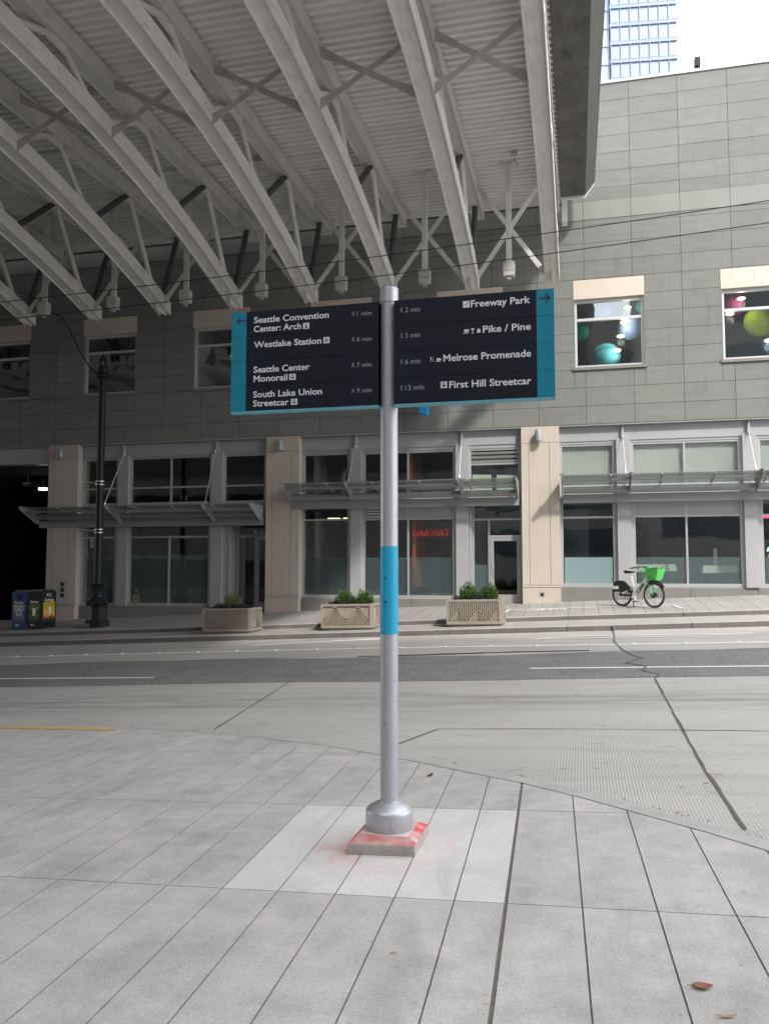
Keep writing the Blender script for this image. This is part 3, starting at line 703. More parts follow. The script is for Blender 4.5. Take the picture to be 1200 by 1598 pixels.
def door(x0, x1, z0, z1, y, hx):
    b = MB(); t = .11
    b.box(x0, x0 + t, y, y + .05, z0, z1); b.box(x1 - t, x1, y, y + .05, z0, z1); b.box(x0 + t, x1 - t, y, y + .05, z1 - t, z1); b.box(x0 + t, x1 - t, y, y + .05, z0, z0 + .26)
    d = part(b, 'door', m_frame)
    b = MB(); b.box(x0 + t - .005, x1 - t + .005, y + .02, y + .03, z0 + .255, z1 - t + .005); child(b, 'pane', m_glass, d)
    b = MB(); b.tube([(hx, y, z0 + .95), (hx, y - .06, z0 + .97), (hx, y - .06, z0 + 1.22), (hx, y, z0 + 1.24)], .012, 8); child(b, 'handle', m_alu, d)
    return d
def entry(x0, x1, z0, z1, dep, zt, xm, side_left, blank=0.0):
    """recessed entrance: reveals, screen with sidelight, transom light and door"""
    a, za = S(x0, z0, YB); c, zc = S(x1, z1, YB); y = YB + dep; zt = S(0, zt, YB)[1]; m_ = S(xm, 0, YB)[0]
    b = MB(); b.box(a - .06, a - .001, YB - .02, y + .1, z0 - .4, zc); b.box(c + .001, c + .03, YB - .02, y + .1, z0 - .4, zc); b.box(a, c, YB + .061, y + .1, zc - .03, zc + .03)
    b.box(a, a + blank, y - .02, y + .08, za, zc - .03)
    part(b, 'entry_reveal', m_fascia); a += blank
    b = MB(); t = .06
    b.box(a, a + t, y, y + .08, za, zc - .031); b.box(c - t, c, y, y + .08, za, zc - .031); b.box(a + t, c - t, y - .004, y + .076, zt - .03, zt + .03); b.box(a + t, c - t, y, y + .08, zc - .09, zc - .031)
    b.box(m_ - t / 2, m_ + t / 2, y, y + .08, za, zt - .03); b.box(a + t, m_ - t / 2, y, y + .08, za, za + .06)
    wf = part(b, 'shop_window', m_frame)
    b = MB(); b.box(a + t, c - t, y + .035, y + .045, zt + .03, zc - .09); b.box(a + t, m_ - t / 2, y + .035, y + .045, za + .06, zt - .03); child(b, 'pane', m_glass, wf)
    return a, c, y, za, zt, m_, wf
TB = {}
# left bay, dark glass
bayA = [W(-17.39, -16.01, 3.88, 5.54, t=[4.46]), W(-15.54, -12.42, 3.88, 5.54, m=[-13.96], t=[4.46]), W(-11.96, -10.42, 3.88, 5.54, t=[4.46]),
        W(-17.43, -16.06, .36, 3.26, t=[2.72], film=(2.0, m_filmd)), W(-15.55, -12.45, .36, 3.25, m=[-13.99], t=[2.72], mlow=True, film=(2.1, m_filmd)), W(-11.70, -10.36, -.4, 3.27, open=True)]
bays(-17.61, -10.39, .36, bayA, [(-16.0, -15.6, 5.62), (-12.42, -12.0, 5.62)], door=(S(-11.70, 0, YB)[0], S(-10.36, 0, YB)[0]))
a, c, y, za, zt, m_, wf = entry(-11.70, -10.36, gz(-11, 26.8) + .02, 3.27, .62, 2.74, -11.02, True)
door(m_ + .03, c - .06, za, zt - .03, y + .01, m_ + .08)
text('number', '810', m_labelw, wf, m_ - .05, zt + .05, y - .004, .17, .34, .01); wf.children[-1].matrix_parent_inverse = Matrix.Identity(4)
# middle bay
bayB = [W(-9.08, -7.48, 4.02, 5.47), W(-6.99, -3.95, 4.02, 5.45, m=[-5.49]), W(-3.49, -1.87, 4.02, 5.45, toplouvre=4.98),
        W(-9.12, -7.47, .70, 3.78, t=[3.24], film=(1.95, m_filmd)), W(-6.99, -3.97, .70, 3.77, m=[-5.49], t=[3.23], solid=True, louvre=(-6.85, -6.05), film=(1.98, m_film)), W(-3.42, -1.84, -.4, 3.73, open=True)]
bays(-9.21, -1.83, .70, bayB, [(-7.43, -7.06, 5.62), (-3.92, -3.51, 5.62)], door=(S(-3.42, 0, YB)[0], S(-1.84, 0, YB)[0]))
zD = gz(-2.5, 26.3) + .02
a, c, y, za, zt, m_, wf = entry(-3.42, -1.84, zD, 3.73, .16, 3.19, -2.89, True)
b = MB(); b.box(m_ + .03, c - .06, y + .002, y + .07, 2.62, 2.69); child(b, 'head_bar', m_frame, wf)
b = MB(); b.box(m_ + .03, c - .06, y + .03, y + .04, 2.69, zt - .03); child(b, 'pane', m_glass, wf)
door(m_ + .04, c - .07, za, 2.615, y + .006, m_ + .13)
b = MB(); b.box(a + .06, m_ - .03, y + .05, y + .053, za + .06, 1.75); child(b, 'frosted_film', m_film, wf)
# right bay
bayC = [W(-.64, .99, 4.14, 5.48, blind=True), W(1.49, 4.59, 4.14, 5.48, m=[3.02], blind=True), W(5.09, 6.62, 4.14, 5.48, blind=True),
        W(-.64, .98, 1.11, 3.79, t=[3.2], film=(1.97, m_filmw)), W(1.51, 4.6, 1.11, 3.78, m=[3.04], t=[3.21], solid=True, film=(1.97, m_film)), W(5.11, 6.64, 1.11, 3.78, t=[3.2], film=(1.97, m_film))]
bays(-.67, 6.69, 1.11, bayC, [(1.05, 1.45, 5.62), (4.66, 5.03, 5.62)])
bayD = [W(8.0, 9.6, 4.3, 5.48, blind=True), W(10.0, 13.1, 4.3, 5.48, m=[11.5], blind=True), W(13.5, 15.05, 4.3, 5.48, blind=True),
        W(8.0, 9.6, 1.5, 3.79, t=[3.2]), W(10.0, 13.1, 1.5, 3.78, m=[11.5], t=[3.2]), W(13.5, 15.05, 1.5, 3.78, t=[3.2])]
bays(7.86, 15.19, 1.5, bayD, [(9.6, 10.0, 5.62), (13.1, 13.5, 5.62)])
# lettering on the middle window
wB = bayB[4]['obj']; lx0, lz0 = -5.40, 2.68
o = text('lettering', 'DAAWAT', m_redlet, wB, lx0, lz0, YB + .02 + .045, .225, 1.22, .03); o.matrix_parent_inverse = Matrix.Identity(4)
# solid lower walls under the remaining facade, garage mouth on the left
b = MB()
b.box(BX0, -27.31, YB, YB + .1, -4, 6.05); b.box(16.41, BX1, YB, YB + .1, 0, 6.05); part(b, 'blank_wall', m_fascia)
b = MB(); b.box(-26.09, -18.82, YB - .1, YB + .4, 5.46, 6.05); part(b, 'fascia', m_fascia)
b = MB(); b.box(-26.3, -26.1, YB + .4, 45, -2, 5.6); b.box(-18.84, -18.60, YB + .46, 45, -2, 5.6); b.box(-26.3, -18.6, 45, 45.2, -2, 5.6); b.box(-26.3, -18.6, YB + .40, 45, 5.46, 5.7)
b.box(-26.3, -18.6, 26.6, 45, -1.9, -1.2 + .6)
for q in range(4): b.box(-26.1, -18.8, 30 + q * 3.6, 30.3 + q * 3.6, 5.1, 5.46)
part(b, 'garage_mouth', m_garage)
def garage_lamp(x, y, z, lit):
    t = thing('ceiling_light', 'small lit ceiling light just inside the dark garage mouth' if lit else 'unlit ceiling fitting inside the dark garage mouth', 'ceiling light', (x, y, z))
    b = MB(); b.box(-.18, .18, -.12, .12, .05, .12); b.box(-.02, .02, -.02, .02, .14, .62); b.build('housing', m_alu, t)
    b = MB(); b.prism_x([(-.10, .05), (.10, .05), (.06, -.02), (-.06, -.02)], -.15, .15); b.build('diffuser', m_lampc if lit else m_sooty, t)
garage_lamp(-21.98, 30.0, 4.93, True); garage_lamp(-21.95, 29.0, 5.0, False)
# interior of the ground floor
b = MB(); b.cur = 0
b.box(-17.6, 15.2, 33.0, 33.2, -1, 6.0); b.box(-17.6, 15.2, YB + .2, 33, 5.75, 6.0)
b.box(-17.6, -10.0, YB + 1.0, 33, -.9, .28); b.box(-10.0, -1.3, YB + .5, 33, -.5, .62); b.box(-1.3, 15.2, YB + .12, 33, -.2, .98)
b.box(-17.6, 15.2, YB + .35, 33, 3.62, 3.75)
for xx in (-10.3, -9.9, -1.3, 7.2): b.box(xx - .1, xx + .1, YB + .75, 33, -1, 5.8)
b.cur = 1; b.box(1.2, 7.0, 31.0, 31.1, .98, 3.62); b.box(-17.4, -11, 30, 30.1, .3, 3.6)
b.cur = 2; b.box(-5.48, -5.38, YB + .4, 28.4, 1.0, 3.61); b.box(-5.6, -5.50, YB + .4, 28.6, 3.76, 5.7)
b.cur = 3; b.box(-1.1, .20, 28.3, 28.4, .98, 3.61); b.box(-8.9, -8.75, YB + .5, 27.4, .7, 3.6); b.box(-8.95, -8.75, YB + .5, 27.6, 3.76, 5.7)
part(b, 'shop_interior', [m_dark, m_brownw, m_orange, m_room])
b = MB()
b.tube([(-8.1, 27.4, 3.8), (-8.1, 27.4, 4.75), (-8.05, 27.4, 5.0), (-7.85, 27.4, 5.1), (-7.3, 27.5, 5.1)], .10, 12); b.lathe([(.30, -.3), (.30, .3)], (-7.62, 27.7, 5.1), 18)
part(b, 'ventilation_duct', m_duct)
# awnings
def awning(x0, x1, zf, fins, rods, drop=.20):
    b = MB(); yf, yr = 24.92, 25.93; zr = zf - drop
    nseg = max(2, round((x1 - x0) / 1.55))
    for i in range(nseg):
        a, c = x0 + (x1 - x0) * i / nseg + .006, x0 + (x1 - x0) * (i + 1) / nseg - .006
        b.hexa([(a, yf, zf), (c, yf, zf), (c, yr, zr), (a, yr, zr), (a, yf, zf + .016), (c, yf, zf + .016), (c, yr, zr + .016), (a, yr, zr + .016)])
    aw = part(b, 'glass_awning', m_glassA)
    b = MB(); b.tube([(x0 + .05, 25.80, zr - .17), (x1 - .05, 25.80, zr - .17)], .105, 14); b.tube([(x0 + .02, 25.15, zf - .13), (x1 - .02, 25.15, zf - .13)], .042, 10)
    b.box(x0 + .02, x1 - .02, 25.93, YB - .001, zr - .55, zr - .29); child(b, 'beam', m_awn, aw)
    for k, fx in enumerate(fins):
        b = MB(); b.prism_x([(24.78, zf + .035), (24.80, zf - .06), (25.74, zf - .52), (25.90, zf - .50), (25.97, zf - .10), (25.97, zf - .0)], fx - .012, fx + .012)
        b.box(fx - .05, fx + .05, 24.80, 25.2, zf + .036, zf + .046)
        child(b, 'bracket', m_awn, aw)
    for i in range(nseg + 1):
        xx = x0 + (x1 - x0) * i / nseg
        b = MB(); b.bar((min(max(xx, x0 + .03), x1 - .03), yf + .0, zf - .02), (min(max(xx, x0 + .03), x1 - .03), yr - .12, zr - .03), .045, .035); child(b, 'glass_clamp', m_sooty, aw)
    for rx, zt_, dx in rods:
        b = MB(); b.tube([(rx, YB - .20, zt_), (rx + dx, 25.28, zf + .06)], .012, 8); b.tube([(rx + dx * .92, 25.35, zf + .17), (rx + dx, 25.28, zf + .02)], .022, 8); b.box(rx + dx - .03, rx + dx + .03, 25.2, 25.36, zf - .05, zf + .06)
        b.lathe([(.03, 0), (.03, .05)], (rx, YB - .2, zt_ - .02), 10); child(b, 'tie_rod', m_alu, aw)
awning(-19.15, -10.47, 3.74, [-19.1, -15.75, -12.2, -10.5], [(-15.82, 5.68, -.28), (-12.3, 5.68, -.0)], .10)
awning(-9.45, -1.90, 4.36, [-9.42, -7.3, -3.68, -1.93], [(-7.28, 5.66, -.02), (-3.74, 5.66, .04)])
awning(-.60, 6.62, 4.40, [-.58, 1.42, 4.98, 6.6], [(1.25, 5.68, .03), (4.86, 5.68, .02)])
awning(7.95, 15.1, 4.45, [8.0, 9.8, 13.3, 15.05], [(9.8, 5.7, 0), (13.3, 5.7, 0)])

# hanging paper lanterns and lamps seen in the upper windows
def lantern(x, y, z, r, col, label):
    m = mat('paper ' + label.split()[0] + str(len(MATS)), col, .8, n1=(1.2, .08))
    t = thing('paper_lantern', label, 'lantern', (x, y, z), group='round lanterns hanging in the upper room')
    b = MB(); b.ball((0, 0, 0), r, 24, r * .92); b.build('shade', m, t)
    b = MB(); b.tube([(0, 0, r * .9), (0, 0, 10.72 - z)], .008, 6); b.build('cord', m_cable, t)
lantern(.65, 27.2, 10.05, .40, (.05, .13, .40), 'deep blue round lantern at the top of the upper window')
lantern(2.05, 27.2, 10.08, .28, (.04, .34, .38), 'dark teal lantern in the top right corner of the upper window')
lantern(-.02, 27.2, 9.36, .34, (.01, .16, .11), 'dark green round lantern at the left edge of the upper window')
lantern(1.60, 27.2, 9.37, .39, (.26, .38, .66), 'pale periwinkle blue round lantern high in the upper window')
lantern(.85, 27.2, 8.50, .46, (.10, .42, .50), 'light turquoise round lantern lowest in the upper window')
lantern(4.68, 27.2, 9.95, .44, (.22, .03, .13), 'magenta round lantern in the right hand upper window')
lantern(5.50, 27.2, 9.33, .50, (.30, .40, .03), 'lime green round lantern in the right hand upper window')
lantern(5.95, 27.2, 8.55, .42, (.09, .16, .32), 'slate blue round lantern low in the right hand upper window')
for x, z, lab in ((1.50, 9.89, 'small warm lamp beside the transom of the lantern window'), (1.39, 9.42, 'small warm lamp in front of the pale blue lantern'), (1.28, 8.98, 'small warm lamp between the pale blue and turquoise lanterns'),
               (1.16, 8.53, 'small warm lamp in front of the turquoise lantern'), (4.86, 9.92, 'small warm lamp in front of the magenta lantern'), (4.52, 9.46, 'small warm lamp under the magenta lantern'), (5.60, 8.56, 'small warm lamp in front of the slate blue lantern')):
    t = thing('pendant_lamp', lab, 'lamp', (x, 26.62, z), group='small lit lamps in the upper room')
    b = MB(); b.ball((0, 0, 0), .13, 14, .045); b.build('bulb', m_lampw, t); b = MB(); b.tube([(0, 0, .04), (0, 0, 10.71 - z)], .006, 6); b.build('cord', m_cable, t)
    pl_ = bpy.data.lights.new('lamp_light', 'POINT'); pl_.energy = 4; pl_.color = (1, .90, .74); pl_.shadow_soft_size = .12
    po = bpy.data.objects.new('lamp_light', pl_); COL.objects.link(po); po.parent = t; po.location = (0, -.05, -.2)
for k, (x, z) in enumerate(((-11.9, 9.75), (-12.1, 9.25))):
    t = thing('pendant_lamp', ('upper' if k == 0 else 'lower') + ' of two lit lamps in the dark window left of the sign', 'lamp', (x, 27.0, z), group='lit lamps in the window behind the sign')
    b = MB(); b.ball((0, 0, 0), .09, 14, .04); b.build('bulb', m_lampw, t); b = MB(); b.tube([(0, 0, .04), (0, 0, 10.71 - z)], .006, 6); b.build('cord', m_cable, t)
# restaurant tables
for x0, x1, zt, lab in ((1.35, 2.80, 1.76, 'cloth covered table behind the green bicycle basket'), (3.62, 4.56, 1.72, 'cloth covered table in the right pane beside the grey post')):
    t = thing('dining_table', lab, 'table', ((x0 + x1) / 2, 27.35, .98), group='tables in the restaurant window'); w_ = (x1 - x0) / 2; h = zt - .98
    b = MB()
    for sx in (-1, 1):
        for sy in (-1, 1): b.box(sx * (w_ - .12) - .025, sx * (w_ - .12) + .025, sy * .28 - .025, sy * .28 + .025, 0, h - .02)
    b.build('leg', m_wood, t)
    b = MB(); d = .24; o_ = .05
    b.hexa([(-w_ - o_, -.36 - o_, h - d), (w_ + o_, -.36 - o_, h - d + .03), (w_ + o_ + .02, .36 + o_, h - d), (-w_ - o_, .36 + o_, h - d), (-w_, -.36, h), (w_, -.36, h), (w_, .36, h), (-w_, .36, h)])
    b.build('tablecloth', m_cloth, t)
b = MB()
for zz in (2.55, 2.95, 3.3): b.box(1.6, 6.6, 30.7, 30.98, zz, zz + .03)
for q in range(40): xx = 1.7 + q * .12; zz = random.choice((2.58, 2.98)); b.box(xx, xx + .05, 30.8, 30.86, zz, zz + random.uniform(.15, .27))
b.box(1.6, 6.6, 30.2, 30.9, .98, 2.0)
part(b, 'bar_shelving', mat('bar shelving', (.20, .15, .12), .5, n1=(3, .4)))
t = thing('menu_stand', 'pale upright menu stand on the restaurant table in the right pane', 'menu stand', (4.02, 27.35, 1.73)); b = MB(); b.box(-.05, .05, -.02, .02, .02, .52); b.build('card', m_flash, t); b = MB(); b.box(-.07, .07, -.05, .05, 0, .02); b.build('foot', m_wood, t)
for k, x in enumerate((-9.0, -8.35, -7.75)):
    t = thing('strip_light', 'lit yellow strip light inside the shop window above the red chair, ' + ('leftmost of three' if k == 0 else 'middle of three' if k == 1 else 'rightmost of three'), 'strip light', (x, 29.2, 3.50), group='strip lights in the shop')
    b = MB(); b.box(-.26, .26, -.03, .03, -.03, .0); b.build('tube', m_lampw, t); b = MB(); b.box(-.28, .28, -.04, .04, .0, .10); b.build('batten', m_frame, t)
t = thing('display_plinth', 'dark display plinth carrying the red chair inside the shop window', 'plinth', (-8.95, 27.3, .62)); b = MB(); b.box(-.5, .5, -.35, .35, 0, 1.86); b.box(-.53, .53, -.38, .38, 1.86, 1.9); b.build('body', m_dark, t)
t = thing('folding_chair', 'red cloth folding chair with crossed legs displayed in the shop window', 'chair', (-8.95, 27.3, 2.52))
b = MB()
for sy in (-.2, .2): b.bar((-.25, sy, 0), (.25, sy, .55), .03, .03); b.bar((.25, sy, 0), (-.25, sy, .55), .03, .03)
b.build('cross_legs', m_black, t)
b = MB(); b.box(-.28, .28, -.22, .22, .55, .60); b.build('seat', m_redseat, t)
b = MB(); b.box(-.27, -.24, -.2, .2, .6, 1.05); b.box(.24, .27, -.2, .2, .6, 1.05); b.build('back_posts', m_black, t)
b = MB(); b.box(-.24, .24, .18, .2, .82, 1.05); b.build('backrest', m_redseat, t)
for x, z, w_, h, lab in ((-3.12, 4.38, .66, .52, 'pale paper sheet taped inside the upper window, left'), (-2.36, 4.37, .62, .48, 'pale paper sheet taped inside the upper window, right')):
    b = MB(); b.hexa([(x - w_ / 2, YB + .10, z - h / 2), (x + w_ / 2, YB + .10, z - h / 2), (x + w_ / 2, YB + .103, z - h / 2), (x - w_ / 2, YB + .103, z - h / 2), (x - w_ / 2 + .02, YB + .10, z + h / 2 + .02), (x + w_ / 2 - .03, YB + .10, z + h / 2), (x + w_ / 2 - .03, YB + .103, z + h / 2), (x - w_ / 2 + .02, YB + .103, z + h / 2 + .02)])
    o = b.build('paper_sheet', m_paper); tag(o, 'pale paper sheet taped inside the window under the louvre, ' + ('nearer the rod' if x < -3 else 'nearer the pillar'), 'paper', 'papers taped in the window')
t = thing('neon_sign', 'small red, blue and orange neon sign in the restaurant window', 'neon sign', (5.45, YB + .12, 2.2))
b = MB(); b.box(-.2, .75, -.01, .01, .93, .99); b.build('red_bar', m_neonr, t)
b = MB(); b.tube([(-.12, 0, .66), (.08, 0, .66), (-.02, 0, .26)], .010, 6); b.build('red_figure', m_redlet, t)
b = MB(); b.prism_y([(-.14, -.06), (.16, -.06), (.13, .04), (.01, .10), (-.11, .04)], -.01, .01); b.build('blue_dome', m_neonb, t)
b = MB(); b.lathe([(.09, -.01), (.09, .01)], (0, 0, 0), 16); o = b.build('orange_disc', m_neono, t); o.rotation_euler = (R(90), 0, 0); o.location = (.0, 0, -.19)
# roof floodlight and blade sign
t = thing('floodlight', 'small dark floodlight on a stub post at the roof edge', 'floodlight', (3.72, FY + .25, ZTOP + .09))
b = MB(); b.box(-.03, .03, -.03, .03, 0, .22); b.build('stub_post', m_black, t); b = MB(); b.box(-.09, .09, -.12, .1, .20, .48); b.build('lamp_head', m_black, t)
t = thing('blade_sign', 'bright blue projecting blade sign on the stone wall below the wayfinding panel', 'sign', (-4.86, 25.55, 6.55))
b = MB(); b.prism_y([(-.13, .02), (.10, -.03), (.12, .02), (.12, 1.1), (-.13, 1.1)], -.22, .18); b.build('panel', m_banner, t); b = MB(); b.box(-.02, .02, .18, .45, .2, .26); b.box(-.02, .02, .18, .45, .9, .96); b.build('arm', m_frame, t)

# ================================================================== overpass
ovp = thing('overpass', 'white steel overpass with ribbed deck, arched trusses and a concrete edge across the street', 'overpass', (-20, 12, 0))
def opart(mb, name, m): 
    o = mb.build(name, m); o.parent = ovp; o.matrix_parent_inverse = Matrix.Translation(-ovp.location); return o
DZ = 13.06; N0, N1 = -1.6, 25.66; XE = -.62
prof = []; n = N0; p_ = .232
while n < N1:
    prof += [(n, DZ), (n + p_ * .46, DZ), (n + p_ * .50, DZ + .072), (n + p_ * .93, DZ + .072)]; n += p_
b = MB(); k = b.add([(-80, a, z) for a, z in prof] + [(-.45, a, z) for a, z in prof]); q = len(prof)
for i in range(q - 1): b.face((k + i, k + i + 1, k + q + i + 1, k + q + i))
opart(b, 'ribbed_deck', m_deck)
b = MB(); b.box(-80, -.49, N0, N1, DZ + .09, DZ + .75); b.box(-80, -.49, N1 - .02, N1 + .03, DZ - .06, DZ + .09); opart(b, 'deck_slab', m_edge2)
# concrete edge: soffit, splayed face and parapet
b = MB(); ns = 24
def secx(e):
    return [(-.48, DZ - .02), (.42 - e * .17, DZ - .02), (.74 - e * .20, DZ + .36), (.74 - e * .20, DZ + 1.7), (.40 - e * .2, DZ + 1.7), (-.48, DZ + .9)]
k0 = b.add([(x, N0, z) for x, z in secx(-.6)]); k1 = b.add([(x, 25.15, z) for x, z in secx(1)])
b.face([k0 + q for q in range(6)][::-1]); b.face([k1 + q for q in range(6)])
for q in range(6): b.face((k0 + q, k0 + (q + 1) % 6, k1 + (q + 1) % 6, k1 + q))
b.cur = 1
e = opart(b, 'concrete_edge', [m_edge, m_edge2])
for p in e.data.polygons:
    if p.normal.x > .3 and abs(p.normal.z) > .2: p.material_index = 1
b = MB(); b.hexa([(-.5, 25.16, DZ - .10), (.24, 25.16, DZ - .10), (.53, 25.16, DZ + .32), (-.5, 25.16, DZ + .42), (-.5, 25.22, DZ - .10), (.24, 25.22, DZ - .10), (.53, 25.22, DZ + .32), (-.5, 25.22, DZ + .42)])
b.box(-.46, -.30, 25.23, 25.6, DZ - .75, DZ - .05); opart(b, 'end_flashing', m_flash)
b = MB()
for x0, x1, n_ in ((-12.5, -8.6, 20.6), (-21, -13.2, 18.9), (-7.4, -5.8, 21.6)): b.tube([(x0, n_, DZ - .06), (x1, n_ + .1, DZ - .06)], .022, 6)
opart(b, 'conduit', m_brace)
for x, n_ in ((-8.6, 20.65), (-13.2, 18.95), (-5.8, 21.7), (-1.65, 22.0)):
    b = MB(); b.box(x - .09, x + .09, n_ - .07, n_ + .07, DZ - .11, DZ); b.tube([(x, n_, DZ - .1), (x + .06, n_ - .1, DZ - .35), (x + .10, n_ - .12, DZ - .52)], .012, 6); opart(b, 'junction_box', m_brace)
def zlow(n): return 11.70 - 1.93 * ((n - 11.8) / 11.78) ** 2
NE0, NE1 = .02, 23.58; HW = .20
def hbeam(b, pts, h, t=.022, w=HW, webz=.0):
    """beam lying on its side: two upright flanges and a level web, following pts (n, z of underside)"""
    for (n0, z0), (n1, z1) in zip(pts, pts[1:]):
        for x0, x1, a, c in ((-w, -w + t, 0, h), (w - t, w, 0, h), (-w + t, w - t, .05, .075)):
            b.hexa([(x0, n0, z0 + a), (x1, n0, z0 + a), (x1, n1, z1 + a), (x0, n1, z1 + a), (x0, n0, z0 + c), (x1, n0, z0 + c), (x1, n1, z1 + c), (x0, n1, z1 + c)])
LN = [22.85, 19.30, 15.85, 12.4]; UN = [24.32, 21.2, 17.72, 14.30]; UZ = 12.58
def truss(x):
    b = MB(); pts = [(NE0 + (NE1 - NE0) * i / 36, zlow(NE0 + (NE1 - NE0) * i / 36)) for i in range(37)]
    hbeam(b, pts, .41)
    b.box(-.012, .012, NE1 - .55, NE1 + .06, zlow(NE1) + .02, zlow(NE1) + .52)
    tr = opart(b, 'truss', m_steel); tr.matrix_parent_inverse = Matrix.Identity(4); tr.location = (x - ovp.location.x, -ovp.location.y, 0)
    b = MB(); hbeam(b, [(-1.2, UZ), (24.9, UZ)], .42, w=.19); b.box(-.21, .19, 24.9, 25.02, UZ - .05, DZ - .02); b.build('top_chord', m_steel, tr)
    lo = lambda n: (0, n, zlow(n) + .28); up = lambda n: (0, n, UZ + .12)
    for q in range(4):
        U = up(UN[q]); Lo = lo(LN[q] if q else NE1 - .25)
        if q == 0: b = MB(); b.tube([Lo, U], .085, 12); b.build('web_tube', m_darktube, tr)
        else: b = MB(); b.tube([lo(LN[q] + .12), U], .085, 12); b.build('web_tube', m_darktube if q == 1 else m_steel, tr)
        if q < 3: b = MB(); b.tube([lo(LN[q] - .02), (0, UN[q + 1] + .14, UZ + .1)], .078, 12); b.build('web_tube', m_steel, tr)
    for q in range(3):
        n_ = LN[q]; zl = zlow(n_)
        b = MB(); b.box(-.014, .014, n_ - .34, n_ + .34, zl + .08, zl + .50); b.build('gusset_plate', m_steel, tr)
        zs = zlow(n_ - 1.15); b = MB(); b.box(HW - .002, HW + .010, n_ - 1.45, n_ - .85, zs + .07, zs + .34)
        for w_ in range(5): b.tube([(HW + .005, n_ - 1.38 + w_ * .115, zs + .20), (HW + .022, n_ - 1.38 + w_ * .115, zs + .20)], .016, 6)
        b.build('splice_plate', m_steel, tr)
        u_ = UN[q + 1] + .05; b = MB(); b.box(-.014, .014, u_ - .36, u_ + .36, UZ - .12, UZ + .2); b.build('gusset_plate', m_steel, tr)
    for q in range(3):                                       # mirrored near half
        b = MB(); b.tube([lo(23.6 - LN[q]), up(23.6 - UN[q + 1])], .078, 12); b.tube([lo(23.6 - LN[q + 1]), up(23.6 - UN[q + 1])], .078, 12); b.build('web_pair', m_steel, tr)
    return tr
TX = [-.72, -3.02] + [-5.50 - 2.487 * i for i in range(17)]
t0 = truss(TX[0]); trs = [t0]
for x in TX[1:]:
    c = dup(t0); c.parent = ovp; c.location = (x - ovp.location.x, -ovp.location.y, 0); trs.append(c)
# cross frames between neighbouring trusses
def xframe(xa, xb, n):
    zl = zlow(n) + .10; zu = UZ + .16; b = MB(); xa += HW; xb -= HW
    if xa > xb: xa, xb = xb, xa
    for (p, q, yy) in (((xa, zl), (xb, zu), -.03), ((xa, zu), (xb, zl), .03)):
        P, Q = Vector((p[0], n + yy, p[1])), Vector((q[0], n + yy, q[1])); d = (Q - P).normalized(); up_ = Vector((-d.z, 0, d.x))
        b.bar(P + d * .30, Q - d * .30, .014, .13, up=up_); b.bar(P + d * .30 + Vector((0, .035, 0)) + up_ * .058, Q - d * .3 + Vector((0, .035, 0)) + up_ * .058, .08, .014, up=up_)
        for e, s in ((P, 1), (Q, -1)):                       # bolted end plates
            A = e; B = e + d * s * .52
            b.hexa([A + Vector((0, -.016, -.13)), A + Vector((0, -.004, -.13)), A + Vector((0, -.004, .13)), A + Vector((0, -.016, .13)), B - up_ * .065 + Vector((0, -.016, 0)), B - up_ * .065 + Vector((0, -.004, 0)), B + up_ * .065 + Vector((0, -.004, 0)), B + up_ * .065 + Vector((0, -.016, 0))])
            for w_ in range(4):
                c = e + d * s * (.22 + .08 * w_); b.tube([c + Vector((0, -.035, .015)), c + Vector((0, -.015, .015))], .014, 6)
    opart(b, 'cross_frame', m_brace if n < 20 else m_steel)
for xa, xb in zip(TX[1:], TX):
    for n in (23.15, 16.15): xframe(xa, xb, n)
# pendant fittings between the trusses
def fitting(x, n, label):
    t = thing('pendant_fitting', label, 'light fitting', (x, n, DZ), group='light fittings hung under the overpass')
    b = MB(); b.box(-.24, -.12, -.10, .10, -.05, .0); b.box(.12, .24, -.10, .10, -.05, 0); b.box(-.24, .24, -.03, .03, -.035, -.02); b.build('deck_clip', m_steel, t)
    b = MB(); b.box(-.075, .075, -.05, .05, -3.0, -.02); b.build('drop_post', m_steel, t)
    b = MB(); b.box(-.16, .16, -.16, .10, -3.16, -2.92); b.box(-.15, .15, -.15, .09, -3.30, -3.17); b.build('lamp_box', m_brace, t)
    b = MB(); b.box(-.05, .06, -.1, .02, -3.40, -3.30); b.build('sensor', m_frame, t)
    return t
mids = [(a + c) / 2 for a, c in zip(TX[1:], TX)]
flab = ['light fitting on a drop post beside the concrete edge of the overpass', 'light fitting on a drop post right of the sign pole top', 'light fitting on a drop post left of the sign pole top', 'light fitting on a drop post above the left sign panel', 'light fitting on a drop post at the left end of the sign', 'light fitting on a drop post above the street lamp', 'light fitting on a drop post above the cobra lamp head']
f0 = fitting(mids[0], 22.6, flab[0])
for i in range(1, 7): dup(f0, (mids[i], 22.6, DZ), flab[i])

# ================================================================== far glass tower
tw = thing('glass_tower', 'blue glass high rise tower far behind the stone building', 'tower', (5.9, 140, 0), R(6.7))
TWW, FH, BW = 11.2, 3.25, 1.6
b = MB(); b.box(.1, TWW - .1, .15, 14, 0, 140); b.build('core', m_tower, tw)
m_pane = mat('tower glass', (.19, .25, .38), .3, metal=.0, n1=(.22, .15), rand=.22, spec=.5)
m_pane2 = mat('pale tower glass', (.24, .33, .42), .4, metal=.0, n1=(.2, .1), rand=.1)
b = MB(); b.box(-5.2, -.02, .6, 12, 0, 140); b.build('side_wing', m_pane2, tw)
b = MB()
for q in range(43):
    b.box(-5.2, -.02, .5, .62, q * FH, q * FH + .35)
for x in (-.12, -1.7, -3.4): b.box(x - .05, x + .05, .48, .61, 0, 140)
b.build('wing_bands', m_tower, tw)
b = MB(); b.box(.42, BW - .04, -.05, .14, .62, FH - .06); b.build('pane_a', m_pane, tw)
pa = tw.children[-1]; pa.name = 'window_pane'; first = True
